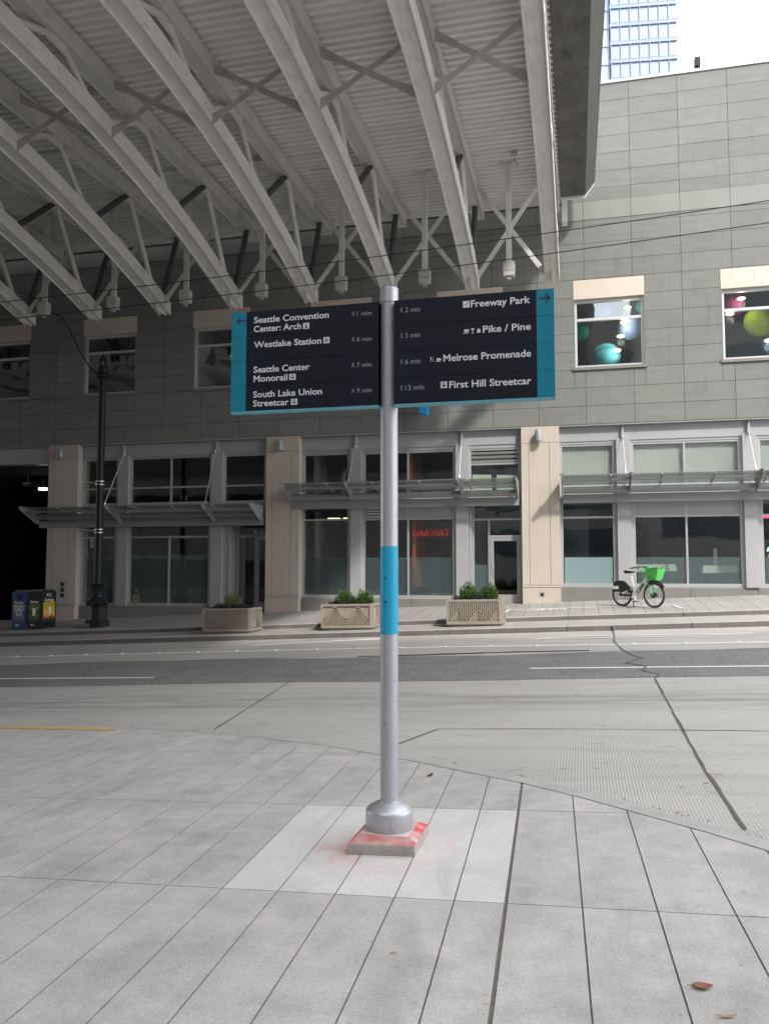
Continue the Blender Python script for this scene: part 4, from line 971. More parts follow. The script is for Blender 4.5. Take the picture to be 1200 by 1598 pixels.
for q in range(22, 34):
    for i in range(7):
        if first: o = pa; first = False
        else: o = pa.copy(); COL.objects.link(o)
        o.location = (i * BW, random.uniform(-.01, .01), q * FH); o.rotation_euler = (random.uniform(-.004, .004), 0, random.uniform(-.006, .006))
b = MB()
for q in list(range(0, 22)) + list(range(34, 43)):
    b.box(0, TWW, -.05, .14, q * FH + .62, q * FH + FH - .06)
o = b.build('curtain_wall', m_pane, tw); o['kind'] = 'stuff'
b = MB()
for q in range(43):
    b.box(0, TWW, -.04, .14, q * FH + .05, q * FH + .55); b.box(0, TWW, -.09, .14, q * FH - .05, q * FH + .04); b.box(0, TWW, -.08, .14, q * FH + .55, q * FH + .61)
b.build('floor_bands', m_pane, tw)
b = MB()
for i in range(8): b.box(i * BW - .04 + .19, i * BW + .04 + .19, -.10, .14, 0, 140)
b.build('mullions', m_tower, tw)

# ================================================================== unseen blocks added behind the viewer to shape shade and reflections
ob = thing('plaza_shade_block', 'unseen dark block behind the viewer, sized to shade the plaza', 'building', (14, -14, 0))  # unseen mass, height and width set to keep sun off the plaza
b = MB(); b.box(-9, 20, -20, 0, -2, 37); b.build('walls', m_oppd, ob)
b = MB()
for q in range(8): b.box(-8, 19, 0.0, .05, 4 + q * 4.1, 6.4 + q * 4.1)
b.build('window_bands', m_opp2, ob)
gb = thing('dark_reflection_block', 'unseen dark block added further back to darken window reflections', 'building', (-2, -30, 0))  # added to fill the sky gap so window reflections go dark
b = MB(); b.box(-11, 9, -14, 0, -2, 26); b.build('walls', m_oppd, gb)
b = MB()
for q in range(5): b.box(-10, 8, 0, .06, 3 + q * 4.4, 5.4 + q * 4.4)
b.build('window_bands', m_opp2, gb)
oc = thing('facade_shade_block', 'unseen dark block added under the near overpass end to darken the left facade', 'building', (-30, -2.6, 0))  # added unseen, closes off skylight so the left facade stays dark
b = MB(); b.box(-50, 22.4, 0, .12, 2.3, 4.9); b.box(-50, 22.4, 0, .2, 7.0, 8.2); b.build('reflection_band', m_oppc, oc)  # pale strips added for light bands in the shop window reflections
b = MB(); b.box(-50, 22.5, -12, 0, -5, 13.8); b.build('walls', m_oppd, oc)
b = MB(); b.box(-25, 22, 0, .05, .2, 2.2); b.box(-25, 22, 0, .05, 5.0, 6.9); b.build('window_bands', m_opp2, oc)

# ================================================================== wayfinding sign
PX_, PY_ = -1.19, 5.06
gsign = G * PX_
pl = MB(); z0, z1, z2 = gsign - .02, gsign + .062, gsign + .100
o_, i_ = .205, .152
P0 = [(-o_, -.215), (o_, -.215), (o_, .215), (-o_, .215)]; P1 = [(-i_, -i_), (i_, -i_), (i_, i_), (-i_, i_)]
k = pl.add([(PX_ + x, PY_ + y, z0) for x, y in P0] + [(PX_ + x, PY_ + y, z1 + G * x) for x, y in P0] + [(PX_ + x, PY_ + y, z2) for x, y in P1])
for q in range(4):
    r_ = (q + 1) % 4; pl.cur = 0; pl.face((k + q, k + r_, k + 4 + r_, k + 4 + q)); pl.cur = 1 if q == 0 else 3; pl.face((k + 4 + q, k + 4 + r_, k + 8 + r_, k + 8 + q))
pl.cur = 2; pl.face((k + 8, k + 9, k + 10, k + 11)); pl.cur = 0; pl.face((k + 3, k + 2, k + 1, k))
o = pl.build('concrete_plinth', [m_plinth, m_redconc, m_patch, m_redconc2]); tag(o, 'square concrete plinth with red stained bevels under the sign pole', 'plinth')
bv = o.modifiers.new('soft', 'BEVEL'); bv.width = .006; bv.segments = 2
sg = thing('wayfinding_sign', 'wayfinding sign with two dark navy blades on a silver pole with a cyan band', 'sign', (PX_, PY_, z2))
r = .056
b = MB(); b.lathe([(.144, 0), (.146, .004), (.146, .100), (.1445, .108), (.140, .117), (.132, .126), (.120, .135), (.104, .143), (.088, .150), (.072, .156), (r + .004, .160), (r + .002, .168)], (0, 0, 0), 48); b.build('base_collar', m_silver, sg)
zb0, zb1 = 1.235 - z2, 1.785 - z2; ztop = 3.452 - z2
b = MB(); zq = .16
seam = [2.675, 2.845, 3.012, 3.178, 3.345]
prof_ = [(r, .16)]
for s_ in [v - z2 for v in seam] + [ztop - .10]:
    prof_ += [(r, s_ - .0015), (r - .003, s_ - .001), (r - .003, s_ + .001), (r, s_ + .0015)]; zq = s_ + .0015
b.lathe(prof_, (0, 0, 0), 40)
b.build('pole', m_silver, sg)
b = MB(); b.lathe([(r, zq), (r + .004, zq + .002), (r + .004, ztop - .004), (r - .002, ztop)], (0, 0, 0), 40); b.build('cap', m_silver, sg)
b = MB(); b.lathe([(r + .0012, zb0), (r + .0012, zb1)], (0, 0, 0), 40)
bandp = b.build('pole_band', m_cyan, sg)
b = MB()
for zz in (1.585, 1.437):
    b.tube([(-.012, -r - .0035, zz - z2), (-.012, -r + .004, zz - z2)], .0065, 12)
b.build('bolt', m_black, bandp)
def blade(x0, x1, strip_left):
    """navy panel with a teal end strip; local x measured from the pole axis"""
    yf = -.030 - .05; yb = .03 - .05 + .0; zA, zB = 2.678 - z2, 3.345 - z2
    sx0, sx1 = (x0, x0 + .105) if strip_left else (x1 - .105, x1)
    b = MB(); hh = [2.678, 2.845, 3.012, 3.178, 3.345]
    nx0, nx1 = (sx1, x1) if strip_left else (x0, sx0)
    for q in range(4): b.box(nx0 + .0008, nx1, yf, yb, hh[q] - z2 + .0012, hh[q + 1] - z2 - .0012)
    b.box(nx0 + .002, nx1, yf + .003, yb - .003, zA + .002, zB - .002)
    p = b.build('sign_panel', m_navy, sg)
    b = MB()
    for q in range(4): b.box(sx0, sx1, yf, yb, hh[q] - z2 + .0012, hh[q + 1] - z2 - .0012)
    b.box(sx0 + .003, sx1 - .003, yf + .003, yb - .003, zA + .002, zB - .002)
    st_ = b.build('end_strip', m_teal, p)
    b = MB(); b.box(x0 + .0, x1, yf - .001, yb + .001, zA - .011, zA - .0002); b.build('bottom_trim', m_alu_teal, p)
    return p, yf
T0 = lambda x, z: (x - PX_, z - z2)
pL, yf = blade(-2.247 - PX_, -.05, True); pR, yf = blade(.05, -.145 - PX_, False)
yt = yf - .0018
def ltext(p, s, x, z, x2, cap, m=m_letter, bold=.014): 
    X, Z = T0(x, z); return text('lettering', s, m, p, X, Z, yt, cap, x2 - x, bold * .9)
for s, x, z, x2 in (('Seattle Convention', -2.0882, 3.265, -1.5705), ('Center: Arch', -2.0886, 3.2045, -1.7589), ('Westlake Station', -2.0864, 3.0985, -1.6205), ('Seattle Center', -2.0876, 2.932, -1.6979), ('Monorail', -2.0869, 2.871, -1.8507), ('South Lake Union', -2.0878, 2.7665, -1.6149), ('Streetcar', -2.0881, 2.707, -1.8405)):
    ltext(pL, s, x, z, x2, .0408, bold=.020)
for s, x, z, x2 in (('Freeway Park', -.651, 3.264, -.287), ('Pike / Pine', -.5766, 3.098, -.2844), ('Melrose Promenade', -.8239, 2.932, -.2855), ('First Hill Streetcar', -.7879, 2.7625, -.2858)): ltext(pR, s, x, z, x2, .0430, bold=.020)
for s, z in (('1 min', 3.262), ('6 min', 3.095), ('7 min', 2.928), ('9 min', 2.7625)): ltext(pL, s, -1.3828, z, -1.2857, .030, m_letgrey, 0.004)
for s, z, x2 in (('2 min', 3.2615, -.97), ('3 min', 3.097, -.97), ('6 min', 2.930, -.97), ('13 min', 2.763, -.947)): ltext(pR, s, -1.0665, z, x2, .033, m_letgrey, 0.004)
def glyph(p, polys, x, z, w_, h, m, lift=0, name='icon'):
    b = MB(); X, Z = T0(x, z)
    for q in polys: b.prism_y([(X + u * w_, Z + v * h) for u, v in q], yt - lift, yt + .001 - lift)
    return b.build(name, m, p)
def st2(a, c, w_):
    a, c = Vector(a), Vector(c); d = (c - a).normalized(); n_ = Vector((-d.y, d.x)) * w_ / 2
    return [tuple(a + n_), tuple(a - n_), tuple(c - n_), tuple(c + n_)]
def disc(cx, cy, r_, n_=12): return [(cx + r_ * math.cos(2 * math.pi * i / n_), cy + r_ * math.sin(2 * math.pi * i / n_)) for i in range(n_)]
walk = [disc(.5, .91, .1), st2((.48, .8), (.45, .42), .2), st2((.45, .45), (.75, .22), .12), st2((.75, .24), (.85, .0), .12), st2((.42, .45), (.32, .2), .13), st2((.33, .22), (.08, .0), .12), st2((.5, .76), (.8, .52), .1), st2((.45, .76), (.2, .62), .1), st2((.2, .64), (.15, .42), .09)]
for z in (3.263, 3.096, 2.929, 2.763): glyph(pL, walk, -1.4172, z, .0215, .0305, m_letgrey)
for z in (3.263, 3.098, 2.931, 2.764): glyph(pR, walk, -1.0999, z, .0205, .0335, m_letgrey)
sq = [[(0, 0), (1, 0), (1, 1), (0, 1)]]
fr = lambda a, c, d, e: [(a, c), (d, c), (d, e), (a, e)]
info = [fr(.40, .18, .64, .56), fr(.32, .48, .64, .58), fr(.30, .12, .74, .22), disc(.5, .76, .11)]
train = [fr(.28, .35, .72, .85), st2((.34, .36), (.22, .12), .09), st2((.66, .36), (.78, .12), .09), ]
trainw = [fr(.36, .55, .64, .75)]
tram = [fr(.25, .28, .75, .82), fr(.45, .82, .55, .92), fr(.3, .14, .7, .2)]
tramw = [fr(.33, .5, .67, .72)]
for x, z, x2, z2_, dk, wh in ((-1.746, 3.202, -1.7037, 3.242, info, []), (-1.6068, 3.0975, -1.566, 3.138, train, trainw), (-1.8378, 2.8703, -1.7945, 2.910, tram, tramw), (-1.8246, 2.7054, -1.7824, 2.745, tram, tramw)):
    glyph(pL, sq, x, z, x2 - x, z2_ - z, m_letter); glyph(pL, dk, x, z, x2 - x, z2_ - z, m_navy, .0012)
    if wh: glyph(pL, wh, x, z, x2 - x, z2_ - z, m_letter, .0024)
glyph(pR, sq, -.6993, 3.2644, .041, .041, m_letter); glyph(pR, [st2((.22, .24), (.8, .78), .1)], -.6993, 3.2644, .041, .041, m_navy, .0012)
glyph(pR, sq, -.8423, 2.7647, .041, .041, m_letter); glyph(pR, tram, -.8423, 2.7647, .041, .041, m_navy, .0012); glyph(pR, tramw, -.8423, 2.7647, .041, .041, m_letter, .0024)
cup = [[(.28, .25), (.8, .25), (.84, .9), (.22, .9)], st2((.82, .75), (1.0, .72), .12), st2((1.0, .74), (.98, .45), .12), st2((.98, .47), (.8, .4), .12), fr(0, .0, 1.0, .12)]
glass_ = [[(.0, 1), (1, 1), (.56, .5), (.44, .5)], fr(.44, .1, .56, .5), fr(.2, 0, .8, .12)]
bag = [fr(.08, 0, .92, .66), st2((.3, .66), (.34, .9), .1), st2((.34, .92), (.66, .92), .1), st2((.66, .9), (.7, .66), .1)]
fork = [fr(.08, 0, .2, 1), fr(.0, .55, .06, 1), fr(.22, .55, .3, 1), fr(.02, .5, .28, .6), fr(.66, 0, .8, 1), [(.58, .45), (.8, .45), (.8, 1), (.62, .95)]]
glyph(pR, cup, -.7015, 3.0999, .039, .0296, m_letter); glyph(pR, glass_, -.6523, 3.0995, .0252, .0294, m_letter); glyph(pR, bag, -.6148, 3.0998, .0242, .0305, m_letter)
glyph(pR, fork, -.9061, 2.9347, .0237, .03, m_letter); glyph(pR, cup, -.8747, 2.9328, .0363, .0243, m_letter)
arrow = [st2((0, .5), (.97, .5), .13), st2((.62, 1), (1.0, .46), .14), st2((.62, 0), (1.0, .54), .14)]
glyph(pR, arrow, -.2330, 3.2600, .064, .0555, m_ink, name='arrow')
glyph(pL, [[(1 - u, v) for u, v in q][::-1] for q in arrow], -2.2085, 3.2630, .064, .0505, m_ink, name='arrow')

# ================================================================== street lamp
lx_, ln_ = -15.08, 23.45
lz_ = gz(lx_, ln_)
lamp = thing('street_lamp', 'tall black ornamental street lamp post by the garage mouth', 'street lamp', (lx_, ln_, lz_))
b = MB()
def octo(r0, r1, z0, z1): b.lathe([(r0, z0), (r1, z1)], (0, 0, 0), 8, True)
octo(.40, .40, -.12, .12); octo(.40, .33, .12, .22); octo(.32, .29, .22, .60); octo(.34, .34, .60, .68); b.build('base', m_black, lamp)
b = MB(); b.lathe([(.26, .68), (.30, .74), (.24, .82), (.19, .90), (.21, .94), (.19, 1.0), (.19, 1.28), (.22, 1.32), (.16, 1.36)], (0, 0, 0), 24)
for q in range(8):
    a = q * math.pi / 4; b.ball((.29 * math.cos(a), .29 * math.sin(a), .74), .07, 10); 
    for zz in (1.04, 1.14, 1.24): b.ball((.19 * math.cos(a + zz * 3), .19 * math.sin(a + zz * 3), zz), .035, 8)
b.build('ornament_collar', m_black, lamp)
b = MB(); b.lathe([(.135, 1.36), (.105, 8.0)], (0, 0, 0), 20); b.build('shaft', m_black, lamp)
b = MB(); b.lathe([(.11, 7.98), (.20, 8.05), (.22, 8.12), (.15, 8.22), (.17, 8.32), (.12, 8.42)], (0, 0, 0), 20)
for a in range(4): b.tube([(.10 * math.cos(a * 1.57), .10 * math.sin(a * 1.57), 8.4), (.10 * math.cos(a * 1.57), .10 * math.sin(a * 1.57), 8.62)], .018, 6)
b.lathe([(.13, 8.62), (.10, 8.68), (.02, 8.80), (.01, 8.86)], (0, 0, 0), 14); b.build('finial', m_black, lamp)
for zz in (4.60, 3.05):
    b = MB(); b.tube([(-.10, 0, zz), (-.62, -.05, zz + .05)], .022, 8); b.lathe([(.15, zz - .07), (.15, zz - .04)], (0, 0, 0), 18); b.lathe([(.15, zz + .03), (.15, zz + .06)], (0, 0, 0), 18); b.build('banner_arm', m_alu, lamp)
b = MB(); b.box(-.27, -.21, -.05, .05, 2.50, 2.82); b.box(-.22, -.1, -.02, .02, 2.74, 2.77); b.box(-.22, -.1, -.02, .02, 2.53, 2.56); b.build('tag_plate', m_alu, lamp)
pts = [(-.1, 0, 8.1), (-.5, 0, 8.45), (-.9, 0, 9.0), (-1.25, 0, 9.7), (-1.62, 0, 10.2), (-2.1, 0, 10.42)]
b = MB(); b.tube(pts, [.03, .022, .02, .02, .018, .018], 10); b.build('curved_arm', m_black, lamp)
b = MB(); b.prism_x([(0, 0), (1, 0)][:0] or [(-.17, -.02), (.17, -.02), (.13, .12), (-.13, .12)], -3.0, -2.1); o = b.build('cobra_head', m_sooty, lamp); o.location = (0, 0, 10.36)
b = MB(); b.prism_x([(-.15, -.07), (.15, -.07), (.165, -.021), (-.165, -.021)], -2.95, -2.4); o = b.build('lens', m_alu, lamp); o.location = (0, 0, 10.36)

# ================================================================== litter bins
def poster(name, kind):
    m = mat(name, (.5, .4, .1), .5, n1=(5, .2)); n_, L, bs = nodes_of(m)
    co = n_.new('ShaderNodeTexCoord'); no = n_.new('ShaderNodeTexNoise'); no.inputs['Scale'].default_value = {'sun': 7, 'green': 9, 'sea': 3}[kind]; no.inputs['Detail'].default_value = 4
    sp = n_.new('ShaderNodeSeparateXYZ'); L.new(co.outputs['Generated'], sp.inputs[0]); L.new(co.outputs['Object'], no.inputs['Vector'])
    ad = n_.new('ShaderNodeMath'); ad.operation = 'MULTIPLY_ADD'; ad.inputs[1].default_value = .45; L.new(no.outputs['Fac'], ad.inputs[0]); L.new(sp.outputs['Z'], ad.inputs[2])
    rp = n_.new('ShaderNodeValToRGB'); L.new(ad.outputs[0], rp.inputs[0]); e = rp.color_ramp.elements
    C = {'sun': [(.22, (.015, .02, .02)), (.34, (.05, .06, .04)), (.44, (.50, .10, .03)), (.58, (.75, .55, .22)), (.72, (.70, .48, .05)), (1.0, (.55, .33, .03)), (1.25, (.62, .42, .05))],
         'green': [(.2, (.02, .03, .015)), (.5, (.10, .13, .03)), (.8, (.03, .05, .015)), (1.0, (.16, .18, .04)), (1.3, (.09, .10, .03))],
         'sea': [(.2, (.02, .05, .08)), (.5, (.12, .16, .20)), (.7, (.05, .09, .13)), (.95, (.25, .26, .27)), (1.05, (.42, .36, .28)), (1.3, (.38, .34, .29))]}[kind]
    while len(e) < len(C): e.new(.5)
    for el, (p, c) in zip(e, C): el.position = min(1, p / 1.45); el.color = (*c, 1)
    dv = n_.new('ShaderNodeMath'); dv.operation = 'DIVIDE'; dv.inputs[1].default_value = 1.45; L.new(ad.outputs[0], dv.inputs[0]); L.new(dv.outputs[0], rp.inputs[0])
    L.new(rp.outputs[0], bs.inputs['Base Color']); return m
p_sun, p_green, p_sea = poster('autumn poster', 'sun'), poster('green poster', 'green'), poster('seaside poster', 'sea')
def bin_(x, n_, col, name, label, word, pm, side_):
    z = gz(x, n_) - .01; w_, d, h = .54, .74, 1.20
    t = thing(name, label, 'bin', (x, n_, z), R(-1))
    b = MB(); b.box(-w_ / 2, w_ / 2, 0, d, .0, h); b.prism_x([(0, h), (d, h), (d - .14, h + .07), (.14, h + .07)], -w_ / 2, w_ / 2)
    body = b.build('body', [col], t); bv = body.modifiers.new('soft', 'BEVEL'); bv.width = .012; bv.segments = 2
    b = MB(); b.prism_x([(.02, h + .012), (d - .02, h + .012), (d - .15, h + .082), (.15, h + .082)], -w_ / 2 + .015, w_ / 2 - .015); b.build('lid', m_bintop, t)
    b = MB()
    if word == 'Recycle': b.prism_y(disc(0, h - .14, .085, 20), -.006, .002)
    else: b.box(-.17, .17, -.006, .002, h - .21, h - .06)
    b.build('opening', m_cable, t)
    b = MB(); b.box(-.20, .20, -.008, 0, .26, .82); ps = b.build('poster', pm, t)
    text('lettering', word, m_labelw, ps, -.16, .85, -.009, .085, .32, .02)
    if word == 'Recycle':
        b = MB(); c_ = (0, .56); 
        for r0 in (.11, .06): 
            q = disc(0, .56, r0, 20)
            for i in range(20):
                if i % 7 != 0: b.prism_y(st2(q[i], q[(i + 1) % 20], .022), -.012, -.009)
        b.build('emblem', m_labelw, ps)
    else:
        b = MB(); b.prism_y([(-.055, .45), (.055, .45), (.065, .64), (-.065, .64)], -.012, -.009); b.prism_y([(-.08, .65), (.08, .65), (.08, .68), (-.08, .68)], -.012, -.009); b.build('emblem', m_labelw, ps)
    b = MB(); b.prism_y(disc(-.09, .15, .03, 14), -.004, -.001); b.build('emblem', m_labelw, ps)
    for q, s_ in enumerate(('Seattle', 'Public', 'Utilities')): text('lettering', s_, m_labelw, ps, -.045, .165 - q * .035, -.003, .022, None, .01)
    if side_:
        xs = w_ / 2
        b = MB(); b.box(xs, xs + .008, .09, d - .07, .25, .88); ps = b.build('poster', p_sun, t)
        def stx(s_, y, zz, cap, wd=None): return text('lettering', s_, m_labelw, ps, xs + .009, zz, y, cap, wd, .022, rot=(0, 0, R(90)))
        stx('Garbage', .14, .905, .085, .46)
        for q, s_ in enumerate(('Seattle', 'Public', 'Utilities')): stx(s_, .36, 1.135 - q * .042, .028)
        b = MB(); b.prism_x(disc(.29, 1.11, .042, 16), xs + .001, xs + .004); b.prism_x([(.35, .50), (.47, .50), (.48, .68), (.34, .68)], xs + .009, xs + .012); b.prism_x([(.33, .69), (.49, .69), (.49, .72), (.33, .72)], xs + .009, xs + .012); b.build('emblem', m_labelw, ps)
    return t
bin_(-17.80, 23.25, m_bluebin, 'recycling_bin', 'blue recycling bin with a round hole and seaside poster beside the black bin', 'Recycle', p_sea, False)
bin_(-17.235, 23.25, m_blackbin, 'garbage_bin', 'black garbage bin with a bright yellow poster on its side', 'Garbage', p_green, True)

# ================================================================== planters and their plants
def planter(x, n_, pat, label):
    w_, d, h = 1.42, .78, .70; z = gz(x, n_ + .3) - .015
    t = thing('planter', label, 'planter', (x, n_, z), 0, 'cast planters on the kerb ledge'); t.rotation_euler = (0, R(-1.4), 0)
    b = MB(); b.box(-w_ / 2 + .02, w_ / 2 - .02, .02, d - .02, .0, .05); b.box(-w_ / 2, w_ / 2, 0, d, .05, h - .12)
    b.box(-w_ / 2, w_ / 2, 0, .07, h - .12, h); b.box(-w_ / 2, w_ / 2, d - .07, d, h - .12, h); b.box(-w_ / 2, -w_ / 2 + .07, .07, d - .07, h - .12, h); b.box(w_ / 2 - .07, w_ / 2, .07, d - .07, h - .12, h)
    body = b.build('body', m_tan, t)
    # raised frame and pattern ribs, front and right side
    def face(mb, u0, u1, v0, v1, pt):
        f = .055
        for a, c, e, g in ((u0, u1, v1 - f, v1), (u0, u1, v0, v0 + f * 1.4), (u0, u0 + f, v0 + f * 1.4, v1 - f), (u1 - f, u1, v0 + f * 1.4, v1 - f)): mb(a, c, e, g, 0)
    U0, U1, V0, V1 = -w_ / 2, w_ / 2, .06, h
    def frontbox(B_, a, c, e, g, dp): B_.box(a, c, -.022, .001, e, g)
    b = MB(); face(lambda a, c, e, g, q: b.box(a, c, -.045, .002, e, g), U0, U1, V0, V1, pat); b.build('front_frame', m_tan, t)
    def ribs(B_, a0, a1, z0, z1, T, cyc):
        def zig(u):
            f = (u - a0) / (a1 - a0) * cyc
            if pat == 'wave': return .5 - .5 * math.cos(2 * math.pi * f)
            if pat == 'peak': return abs(((f + .5) % 1) * 2 - 1)
            return 1 - abs(((f + .0) % 1) * 2 - 1)
        amp = (z1 - z0) * .62; pitch = .09 if pat != 'wave' else .075
        N = 48; us = [a0 + (a1 - a0) * i / N for i in range(N + 1)]
        inv = pat != 'wave'
        for kk in range(0, 14):                              # ribs following the zigzag
            off = (z0 + .02 - (amp if True else 0) + kk * pitch) if inv else (z1 - .02 - kk * pitch)
            lim_hi = z0 + amp * .98
            for u, v in zip(us, us[1:]):
                zu = (off + amp * zig(u)) if inv else (off - amp + amp * zig(u)); zv = (off + amp * zig(v)) if inv else (off - amp + amp * zig(v))
                base_u = (z0 + amp * zig(u)) if inv else (z0 + amp * zig(u) + .0)
                ok = (z0 < min(zu, zv) and max(zu, zv) < z1 and (zu <= z0 + amp * zig(u) + .022 if inv else zu >= z0 + amp * zig(u)))
                if ok: T(B_, (u, zu), (v, zv), .026)
        u = a0 + .02
        while u < a1 - .01:                                  # upright ribs in the rest of the field
            zz = z0 + amp * zig(u)
            if inv:
                if z1 - zz > .05: T(B_, (u, zz + .035), (u, z1), .026)
            elif zz - z0 > .03: T(B_, (u, z0), (u, zz - .02), .026)
            u += .052
    b = MB(); ribs(b, U0 + .06, U1 - .06, V0 + .085, V1 - .06, lambda B_, p, q, w2: B_.bar((p[0], -.018, p[1]), (q[0], -.018, q[1]), w2, .036, up=(0, 1, 0)), 2.5 if pat == 'peak' else 2.0)
    b.build('front_pattern', m_tan, t)
    b = MB(); xs = w_ / 2
    face(lambda a, c, e, g, q: b.box(xs - .002, xs + .045, a, c, e, g), 0, d, V0, V1, pat); b.build('side_frame', m_tan, t)
    b = MB(); ribs(b, .06, d - .06, V0 + .085, V1 - .06, lambda B_, p, q, w2: B_.bar((xs + .018, p[0], p[1]), (xs + .018, q[0], q[1]), w2, .036, up=(1, 0, 0)), 1.0)
    b.build('side_pattern', m_tan, t)
    b = MB(); b.box(-w_ / 2 + .07, w_ / 2 - .07, .07, d - .07, h - .12, h - .05); b.build('soil', m_soil, t)
    return (x, n_ + d / 2, z + h - .05)
def leafblades(name, c, rx, ry, rz_, nl, ln, wd, m, label, cat, group, upright=.6, spiky=False):
    b = MB(); 
    for i in range(nl):
        while True:
            p = Vector((random.uniform(-1, 1), random.uniform(-1, 1), random.uniform(0, 1)))
            if p.length <= 1 and (p.length > .35 or random.random() < .35): break
        lump = 1 + .22 * math.sin(p.x * 7 + c[0]) * math.cos(p.y * 6 + p.z * 5)
        q = Vector((p.x * rx * lump, p.y * ry * lump, p.z * rz_ * lump))
        d = Vector((p.x + random.gauss(0, .4), p.y + random.gauss(0, .4), p.z * .6 + upright + random.gauss(0, .3))).normalized()
        s = d.cross(Vector((random.gauss(0, 1), random.gauss(0, 1), random.gauss(0, 1)))).normalized(); L_ = ln * random.uniform(.6, 1.3); W_ = wd * random.uniform(.7, 1.2)
        nn = d.cross(s) * L_ * .12
        a, e = q, q + d * L_
        k = b.add([a, q + d * L_ * .45 + s * W_ + nn, e, q + d * L_ * .45 - s * W_ + nn]); b.face((k, k + 1, k + 2, k + 3))
    o = b.build(name, m, fix=False); o.location = c; tag(o, label, cat, group)
    t_ = MB()
    for i in range(9):
        a = random.uniform(0, 6.28); t_.tube([(0, 0, -.03), (rx * .5 * math.cos(a), ry * .5 * math.sin(a), rz_ * .55)], [.010, .004], 5)
    s = t_.build('stem', m_wood, o)
    return o
c1 = planter(-9.72, 21.45, 'zig', 'tan cast planter with zigzag ribs holding one olive shrub')
c2 = planter(-6.22, 21.45, 'wave', 'tan cast planter with wavy ribs just left of the sign pole')
c3 = planter(-2.78, 21.45, 'peak', 'tan cast planter with chevron ribs in front of the shop door')
GP = 'shrubs in the planters'
leafblades('shrub', (c1[0] + .0, c1[1], c1[2]), .26, .24, .42, 900, .07, .016, m_leafy, 'olive green shrub in the zigzag planter', 'shrub', GP)
leafblades('shrub', (c2[0] - .18, c2[1], c2[2]), .25, .23, .38, 1500, .06, .014, m_leafg, 'green shrub in the wavy planter, left of the pair', 'shrub', GP)
leafblades('shrub', (c2[0] + .38, c2[1], c2[2]), .26, .23, .38, 1500, .06, .014, m_leafg, 'green shrub in the wavy planter, nearest the sign pole', 'shrub', GP)
leafblades('shrub', (c3[0] - .18, c3[1], c3[2]), .25, .23, .44, 1500, .06, .014, m_leafg, 'green shrub in the chevron planter, left of the pair', 'shrub', GP)
leafblades('shrub', (c3[0] + .36, c3[1], c3[2]), .24, .22, .43, 1500, .06, .014, m_leafg, 'green shrub in the chevron planter, nearest the shop door handle', 'shrub', GP)
for c, lab in ((c1, 'low dark purple planting around the olive shrub'), (c2, 'low dark purple planting around the shrubs of the wavy planter'), (c3, 'low dark purple planting around the shrubs of the chevron planter')):
    leafblades('dark_planting', (c[0], c[1], c[2] - .01), .60, .27, .14, 900, .10, .012, m_leafp, lab, 'plant', 'dark low planting in the planters', upright=.35)

# ================================================================== hire bicycle
bx, bn = 1.47, 23.90
bk_ = thing('hire_bicycle', 'green and white hire bicycle with a front basket parked on the pavement', 'bicycle', (bx, bn, gz(bx, bn)), R(-42))
def wheel(x, front):
    r_ = .345; z = r_ + .005
    b = MB(); N = 40
    ring = [(x + (r_ - .022) * math.cos(2 * math.pi * i / N), 0, z + (r_ - .022) * math.sin(2 * math.pi * i / N)) for i in range(N + 1)]
    b.tube(ring, .025, 10, False); ty = b.build('tyre', m_tyre, None)
    b = MB(); ring = [(x + (r_ - .055) * math.cos(2 * math.pi * i / N), 0, z + (r_ - .055) * math.sin(2 * math.pi * i / N)) for i in range(N + 1)]
    b.tube(ring, .014, 8, False); wh = b.build('wheel', m_sooty, bk_); ty.parent = wh
    b = MB()
    for i in range(18):
        a = 2 * math.pi * i / 18; s = .03 if i % 2 else -.03
        b.tube([(x + .03 * math.cos(a + .5), s, z + .03 * math.sin(a + .5)), (x + .285 * math.cos(a), 0, z + .285 * math.sin(a))], .0022, 4, False)
    b.build('spokes', m_alu, wh)
    b = MB(); hr = .075 if front else .05; b.tube([(x, -.055, z), (x, .055, z)], hr, 16); b.build('hub', m_black, wh)
wheel(-.54, False); wheel(.54, True)
b = MB()
b.bar((-.06, 0, .32), (.36, 0, .80), .085, .17); o = b.build('down_tube', m_bikew, bk_); bv = o.modifiers.new('soft', 'BEVEL'); bv.width = .02; bv.segments = 3
ang = math.atan2(.48, .42)
tx = text('lettering', 'LIME', m_leafg, o, .0, 0, 0, .085, .34, .05); tx.rotation_euler = (0, -ang, 0); tx.location = (.055, -.046, .385)
b = MB(); b.tube([(-.08, 0, .30), (-.16, 0, .62), (-.235, 0, .93)], [.03, .026, .016], 12); b.tube([(.36, 0, .72), (.315, 0, .96)], .028, 12)
for sy in (-1, 1): b.bar((-.07, sy * .05, .32), (-.54, sy * .06, .35), .03, .06); b.bar((-.13, sy * .04, .52), (-.54, sy * .06, .36), .02, .025)
b.build('frame', m_bikew, bk_)
b = MB(); b.hexa([(-.39, -.085, .935), (-.10, -.022, .955), (-.10, .022, .955), (-.39, .085, .935), (-.42, -.10, 1.02), (-.06, -.02, .99), (-.06, .02, .99), (-.42, .10, 1.02)]); o = b.build('saddle', m_black, bk_); bv = o.modifiers.new('soft', 'BEVEL'); bv.width = .02; bv.segments = 3
b = MB(); poly = [(-.86, .42), (-.84, .58), (-.76, .70), (-.60, .735), (-.48, .72), (-.38, .64), (-.24, .52), (-.20, .42), (-.25, .40), (-.54, .41)]
b.prism_y(poly, -.058, .058); o = b.build('rear_cover', m_black, bk_); bv = o.modifiers.new('soft', 'BEVEL'); bv.width = .012; bv.segments = 2
b = MB(); b.box(-.83, -.62, -.064, -.058, .49, .58); b.build('plate', m_labelw, o)
b = MB()
